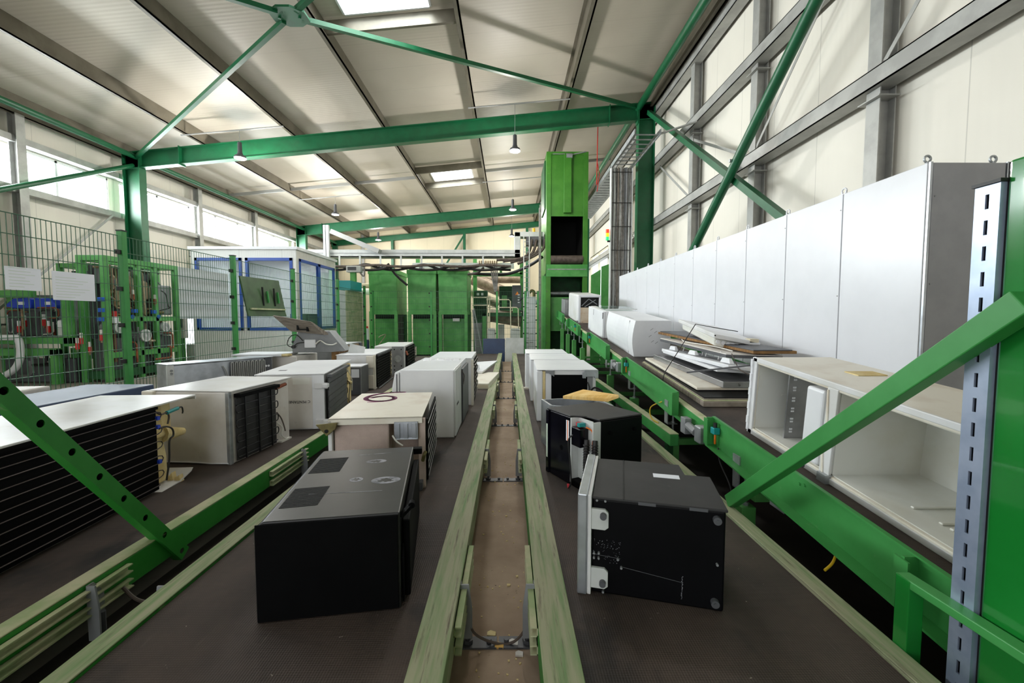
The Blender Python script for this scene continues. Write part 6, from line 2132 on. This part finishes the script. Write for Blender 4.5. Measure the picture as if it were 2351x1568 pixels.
for (pa, pb, yt, yb, Y, mt, lab, nm, extra) in ((1088, 1119, 667, 745, 18.0, 'dark_green', 'dark green control panel with small white instruments beside the hoppers', 'control_cabinet', 'inst'),
                                                (1146, 1176, 657, 712, 17.6, 'dark_green', 'dark green ribbed housing on the steel platform', 'machine_housing', 'ribs'),
                                                (1176, 1197, 655, 707, 17.1, 'dark_grey', 'dark grey switch cabinet with an orange warning triangle on the platform', 'switch_cabinet', 'tri'),
                                                (1119, 1137, 757, 790, 16.4, 'light_grey', 'light grey pump box under the platform, the one nearer the hoppers', 'pump_box', 'holes'),
                                                (1172, 1194, 757, 790, 16.4, 'light_grey', 'light grey pump box under the platform, the one nearer the tower', 'pump_box', 'holes'),
                                                (1144, 1158, 745, 815, 17.6, 'light_grey', 'pale grey cabinet standing under the middle of the platform', 'grey_cabinet', ''),
                                                (1089, 1108, 742, 812, 17.2, 'mid_grey', 'grey cabinet between the hoppers and the platform', 'grey_cabinet', ''),
                                                (1207, 1230, 681, 799, 16.6, 'cabinet_grey', 'tall pale cabinet with a bent pipe on top, beside the tower', 'tall_cabinet', 'pipe')):
    a, c = aty(pa, yt, Y), aty(pb, yb, Y)
    t = thing(nm, lab, 'cabinet', (a.x, Y, 0))
    w = c.x - a.x
    z0 = max(c.z, 0.0)
    if yb > 785 or nm == 'control_cabinet':
        z0 = 0.
    MB().box(0, 0, z0, w, .5, a.z).build('body', mt, t, bevel=.01)
    if nm in ('machine_housing',) or extra == 'tri':
        MB().box(.02, .02, zd, w - .02, .48, z0).build('foot_frame', 'machine_green', t)
    if extra == 'inst':
        m = MB()
        for k in range(2):
            m.box(.12 + .18 * k, -.012, a.z - .2, .22 + .18 * k, 0, a.z - .1)
        m.build('instrument', 'white_clean', t)
        m = MB()
        for k in range(9):
            m.box(.03 + k * .055, -.01, a.z - 1.2, .05 + k * .055, 0, a.z - .6)
        m.build('vent_slat', 'hole_black', t)
    if extra == 'ribs':
        m = MB()
        for k in range(10):
            m.box(.02 + k * .05, -.012, z0 + .05, .04 + k * .05, 0, a.z - .15)
        m.build('rib', 'hole_black', t)
        MB().box(.1, -.03, z0 + .12, .32, -.012, z0 + .6).build('green_plate', 'machine_green', t)
    if extra == 'tri':
        m = MB().prism([(.12, a.z - .38), (.28, a.z - .38), (.2, a.z - .24)], 'y', -.006, 0)
        q = m.build('warning_triangle', 'label_orange', t)
        MB().box(.19, -.008, a.z - .36, .21, -.006, a.z - .29).build('warning_bolt', 'amber', q)
        MB().tube(curve((.3, -.02, z0 + .3), [(.55, -.1, z0 + .45), (.62, -.1, z0 + .1), (.5, -.1, z0 - .15), (.3, -.05, z0 - .1)]), .03, 8).build('cable_loop', 'cable_black', t, smooth=True)
        m = MB()
        for k in range(4):
            m.box(.22, -.01, z0 + .2 + k * .1, .3, 0, z0 + .24 + k * .1)
        m.build('label_strip', 'white_clean', t)
    if extra == 'holes':
        m = MB()
        for x, z in ((.14, .3), (.2, .24), (.24, .34), (.1, .36)):
            m.cyl((x, -.006, z + z0 + .0), (x, .0, z + z0 + .0), .022, 10)
        m.build('socket', 'hole_black', t)
        MB().box(.02, -.03, a.z, w - .02, .3, a.z + .04).build('lid', 'light_grey', t)
    if extra == 'pipe':
        MB().tube(curve((.1, .2, a.z), [(.1, .2, a.z + .22)], 2), .05, 10).build('stub_pipe', 'galvanized', t)
        MB().tube(curve((.15, .25, a.z + .16), [(.22, .25, a.z + .24), (.32, .25, a.z + .2), (.34, .25, a.z + .0)]), .06, 10).build('bent_pipe', 'olive', t, smooth=True)
        m = MB()
        for z in (.5, .85):
            m.box(.02, -.012, z, w - .1, 0, z + .02)
        m.build('door_seam', 'mid_grey', t)
        MB().cyl((w, .2, a.z - .2), (w + .12, .2, a.z - .2), .1, 14).build('side_lamp', 'white_clean', t)
m = MB()
a = aty(1085, 710, 16.0); c = aty(1108, 815, 15.8)
t = thing('step_ladder', 'thin grey step ladder leaning beside the rightmost hopper', 'ladder')
for (p0_, p1_) in (((1086, 712), (1093, 818)), ((1088, 708), (1110, 818))):
    q_ = aty(*p1_, 15.6); q_.z = .0
    MB().bar(aty(*p0_, 15.9), q_, .04, .03).build('rail', 'mid_grey', t)
m = MB()
for k in range(6):
    m.bar(aty(1086 + k * 1.2, 716 + 16 * k, 15.8), aty(1089 + k * 4, 716 + 16 * k, 15.8), .03, .02)
m.build('rung', 'mid_grey', t)
# green pipe bridge behind the tray
t = thing('pipe_bridge', 'green pipe bridge carrying ducts and a second cable tray behind the platform', 'frame')
a, c = aty(1085, 630, 18.5), aty(1200, 630, 18.5)
MB().box(a.x, 18.5, a.z - .08, c.x, 18.62, a.z + .08).build('beam', 'machine_green', t)
for px in (1095, 1150, 1196):
    x = aty(px, 630, 18.5).x
    MB().box(x - .05, 18.5, a.z, x + .05, 18.6, a.z + .5).build('stub', 'machine_green', t)
for px in (958, 1090, 1199):
    x = aty(px, 630, 18.5).x
    MB().box(x - .08, 18.6, 0, x + .08, 18.75, 4.0).build('leg', 'machine_green', t)
for (pa, pb, r, mt, lab, Y) in (((770, 668), (850, 670), .13, 'white_dirty', 'pale duct running behind the instrument box towards the hoppers', 17.5), ((770, 655), (850, 656), .1, 'tan_pipe', 'tan duct running above the pale one behind the instrument box', 17.8),
                                ((1085, 640), (1200, 690), .28, 'duct_brown', 'thick brown duct sloping down behind the steel platform', 20.0), ((1080, 668), (1145, 700), .2, 'tan_pipe', 'tan duct sloping down to the dark green control panel', 19.0),
                                ((1085, 640), (1200, 640), .22, 'duct_brown', 'level brown duct behind the steel platform', 21.0)):
    MB().cyl(aty(*pa, Y), aty(*pb, Y), r, 16).build('duct', mt, t, smooth=True)

a, c = aty(950, 605, 18.5), aty(1180, 612, 18.5)
MB().box(a.x, 18.2, c.z - .12, c.x, 18.3, c.z + .12).build('cable_tray', 'light_grey', t)
for k in range(9):
    p = aty(1100 + 5 * k, 603, 18.0)
    q = MB().cyl((p.x, 18.15, p.z - .12), (p.x, 18.15, p.z + .1), .03, 8).build('cable_gland', 'coil_tan', t)
for k in range(4):
    p, q_ = aty(1125 + 5 * k, 606, 15.9), aty(1136, 670, 16.0)
    mm = MB().tube(curve(p, [p.lerp(q_, .5) + Vector((.02 * k, 0, 0)), q_ + Vector((.02 * k, 0, 0))]), .025, 8)
    tag(mm.build('cable', 'cable_grey', smooth=True), 'grey cable of four dropping from the tray onto the steel platform', 'cable', 'four grey cables dropping onto the platform')
m = MB().tube(curve(aty(1085, 628, 17), [aty(1130, 630, 17), aty(1170, 628, 17), aty(1215, 610, 16.5), aty(1245, 590, 16)]), .06, 8)
tag(m.build('hose', 'cable_black', smooth=True), 'thick black hose curving up to the tower behind the upright ladder', 'hose')
rr = random.Random(11)
for k in range(7):
    a = aty((850, 868, 940, 962, 1010, 1032, 1052)[k], 606, HY + .6)
    q = MB().box(a.x, HY + .6, htop + .002, a.x + rr.uniform(.12, .24), HY + 1.0, htop + rr.uniform(.12, .32))
    tag(q.build('valve_island', rr.choice(['mid_grey', 'dark_grey', 'light_grey', 'tan_pipe']), bevel=.02)
, 'small pneumatic box of several above the hoppers, under the cable tray', 'box', 'small boxes above the hoppers')

# ================================================================== GREEN TOWER
QY = 15.0
xa, xb = aty(1254, 600, QY).x, aty(1349, 600, QY).x
zT = aty(1300, 348, QY).z
z_o1, z_o0 = aty(1300, 496, QY).z, aty(1300, 606, QY).z
z_l1 = aty(1300, 626, QY).z
t = thing('green_tower', 'tall green shredder tower with a dark opening at the top of the rising conveyor', 'tower')
dp = 2.4
s_ = .16
for x in (xa, xb - s_):
    MB().box(x, QY, 0, x + s_, QY + .14, zT).build('corner_post', 'tower_green', t, bevel=.005)
m = MB()
m.box(xa, QY + .14, z_l1, xa + .03, QY + dp, zT); m.box(xb - .03, QY + .14, z_l1, xb, QY + dp, zT)
m.box(xa, QY + dp - .03, 0, xb, QY + dp, zT); m.box(xa, QY + .14, zT - .03, xb, QY + dp, zT)
m.build('casing', 'tower_green', t)
m = MB()
m.box(xa, QY + .6, 0, xa + .03, QY + dp, z_l1); m.box(xb - .03, QY + .6, 0, xb, QY + dp, z_l1)
m.build('lower_casing', 'dark_green', t)
MB().box(xa + s_, QY + .04, z_o1, xb - s_, QY + .08, zT - .04).build('lift_door', 'tower_green', t)
MB().box(xa + s_, QY, zT - .1, xb - s_, QY + .12, zT).build('head_beam', 'tower_green', t)
xm = (xa + xb) / 2
MB().box(xm - .13, QY - .08, z_o1 + .1, xm + .13, QY + .04, zT - .12).build('door_channel', 'tower_green', t, bevel=.01)
m = MB().cyl((xm - .05, QY - .05, zT - .16), (xm + .15, QY - .05, zT - .16), .08, 12)
m.bar((xm + .15, QY - .05, zT - .12), (xb - .1, QY - .05, zT - .02), .03)
m.bar((xm - .1, QY - .05, zT - .1), (xa + .2, QY - .05, zT - .1), .02)
m.build('hoist', 'mid_grey', t)
MB().cyl((xa + s_, QY + .1, z_o0 + .16), (xb - s_, QY + .1, z_o0 + .16), .15, 20).build('roller', 'cable_brown', t, smooth=True)
MB().box(xa, QY - .02, z_l1 - .14, xb, QY + .2, z_o0 - .02).build('sill_beam', 'machine_green', t, bevel=.005)
m = MB()
m.box(xa + s_ * .3, QY - .03, z_l1 + .1, xb - s_ * .3, QY - .02, z_l1 + .13)
m.build('rod', 'galvanized', t)
z_b = aty(1300, 675, QY).z
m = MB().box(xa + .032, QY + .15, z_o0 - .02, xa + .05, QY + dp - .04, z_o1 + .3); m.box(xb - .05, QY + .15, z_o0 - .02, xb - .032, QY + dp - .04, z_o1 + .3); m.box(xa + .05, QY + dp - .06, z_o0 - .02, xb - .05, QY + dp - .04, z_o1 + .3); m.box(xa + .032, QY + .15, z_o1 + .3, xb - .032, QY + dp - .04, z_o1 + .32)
m.build('shade_lining', 'hole_black', t)  # black sheets put in as the shade inside the opening
MB().box(xa + .03, QY + 1.4, .0, xb - .03, QY + 1.45, z_l1).build('inner_back', 'dark_green', t)
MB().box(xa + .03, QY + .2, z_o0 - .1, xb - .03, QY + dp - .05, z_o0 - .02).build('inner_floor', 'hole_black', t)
MB().box(xa + s_, QY + .25, z_o0, xb - s_, QY + .28, z_o0 + .02).build('threshold', 'mid_grey', t)
MB().cyl((xa + s_, QY + .5, z_b + .05), (xb - s_, QY + .5, z_b + .05), .07, 14).build('drive_shaft', 'galvanized', t)
MB().box(xa + .2, QY + .3, 1.0, xb - .2, QY + .34, z_b - .1).build('inner_plate', 'machine_green', t)
MB().box(xa - .12, QY + .1, 0, xa, QY + .9, z_l1 - .1).build('side_panel', 'machine_green', t, bevel=.006)
m = MB()
for z in (.6, 1.2, 1.8, 2.4, 3.0):
    m.cyl((xa + .02, QY - .012, z), (xa + .02, QY, z), .02, 6)
m.build('hinge_bolt', 'dark_grey', t)
MB().box(xa - .05, QY + .3, z_o1 + .3, xa, QY + 1.6, zT - .2).build('side_door', 'dark_green', t)
m = MB()
for k in range(3):
    m.cyl((xa - .16 - .03 * k, QY + .4, .0), (xa - .16 - .03 * k, QY + .4, zT - 1.6 - .1 * k), .016, 6)
tag(m.build('cable_bundle', 'cable_grey'), 'bundle of grey cables climbing the left flank of the green tower', 'cables', kind='stuff')

# cable riser with trays beside the tower
RY = 13.0
xa2, xb2 = aty(1402, 600, RY).x, aty(1447, 600, RY).x
zR = aty(1420, 385, RY).z
t = thing('cable_riser', 'upright tray packed with grey cables in front of the dark green column', 'cable tray')
for x in (xa2 - .03, xb2):
    MB().box(x, RY - .06, .0, x + .03, RY + .1, zR).build('side_rail', 'light_grey', t)
MB().box(xa2, RY + .08, .0, xb2, RY + .1, zR).build('back', 'mid_grey', t)
rr = random.Random(8)
nn = 17
for k in range(nn):
    x = xa2 + .02 + (xb2 - xa2 - .04) * (k + .5) / nn
    pts = [(x + rr.uniform(-.01, .01), RY + rr.uniform(-.03, .03), z) for z in (0, 1.5, 2.5, 3.4, 4.3, 5.2, zR)]
    MB().tube(curve(pts[0], pts[1:], 3), rr.uniform(.013, .02), 6).build('cable', rr.choice(['cable_grey', 'cable_grey', 'wood_grey', 'mid_grey', 'light_grey']), t, smooth=True)
m = MB()
for z in (2.9, 3.5, 4.2, 4.9, 5.8):
    m.box(xa2, RY - .055, z, xb2, RY - .045, z + .02)
m.build('cable_tie', 'cable_black', t)
t = thing('cable_tray', 'perforated steel cable tray high up, running back from the cable riser', 'cable tray')
m = MB()
m.box(xa2, RY + .1, zR - .03, xb2, 19.5, zR - .02); m.box(xa2 - .03, RY + .1, zR - .03, xa2, 19.5, zR + .1); m.box(xb2, RY + .1, zR - .03, xb2 + .03, 19.5, zR + .1)
m.build('tray', 'galvanized', t)
m = MB()
for k in range(20):
    m.box(xa2 + .05, RY + .4 + k * .3, zR - .034, xb2 - .05, RY + .44 + k * .3, zR - .03)
m.build('perforation', 'dark_grey', t)
t = thing('cable_ladder', 'steel cable ladder high up, running from the riser towards the camera', 'cable tray')
for x in (xa2 - .03, xb2):
    MB().box(x, 10.6, zR - .02, x + .03, RY, zR + .1).build('side_rail', 'galvanized', t)
for k in range(8):
    MB().box(xa2, 10.7 + k * .29, zR, xb2, 10.74 + k * .29, zR + .02).build('rung', 'galvanized', t)
tag(MB().bar((xb2, 10.75, zR + .03), (4.4, 10.2, zR + .1), .06, .03).build('support_arm', 'wall_steel'), 'thin steel arm from the cable ladder to the right wall', 'arm')
t = thing('signal_lamp', 'small red, amber and green signal lamp beside the cable riser', 'lamp')
p = aty(1394, 548, RY)
for k, c in enumerate(('signal_green', 'signal_amber', 'signal_red')):
    MB().cyl((p.x, RY - .02, p.z - .05 + .11 * k), (p.x, RY - .02, p.z + .05 + .11 * k), .05, 14).build(['green_lens', 'amber_lens', 'red_lens'][k], c, t, smooth=True)
MB().bar((p.x, RY - .02, p.z - .08), (xa2 - .03, RY - .02, p.z - .08), .03, .05).build('bracket', 'cable_black', t)
m = MB().tube([Vector((aty(1372, 375, 14.4).x, 14.4, zt(2.9) + .4)), aty(1370, 425, 14.4)], .015, 6)
m.tube([aty(1372, 375, 14.4), aty(1376, 400, 14.4), aty(1371, 440, 14.4)], .012, 6)
tag(m.build('red_rope', 'red'), 'red rope hanging from the roof right of the tower', 'rope')
for (pa, pb, yt, lab) in ((1357, 1379, 632, 'lower left green screen panel between the tower and the cable riser'), (1381, 1420, 612, 'taller green screen panel right beside the cable riser')):
    a, c = aty(pa, yt, 14.6), aty(pb, yt + 3, 14.6)
    m = MB().hexa([(a.x, 14.6, .0), (c.x, 14.6, .0), (c.x, 14.64, 0), (a.x, 14.64, 0)], [(a.x, 14.6, a.z), (c.x, 14.6, a.z + .2), (c.x, 14.64, a.z + .2), (a.x, 14.64, a.z)])
    tag(m.build('screen_panel', 'machine_green', bevel=.004), lab.replace('lower left', 'lower'), 'screen')
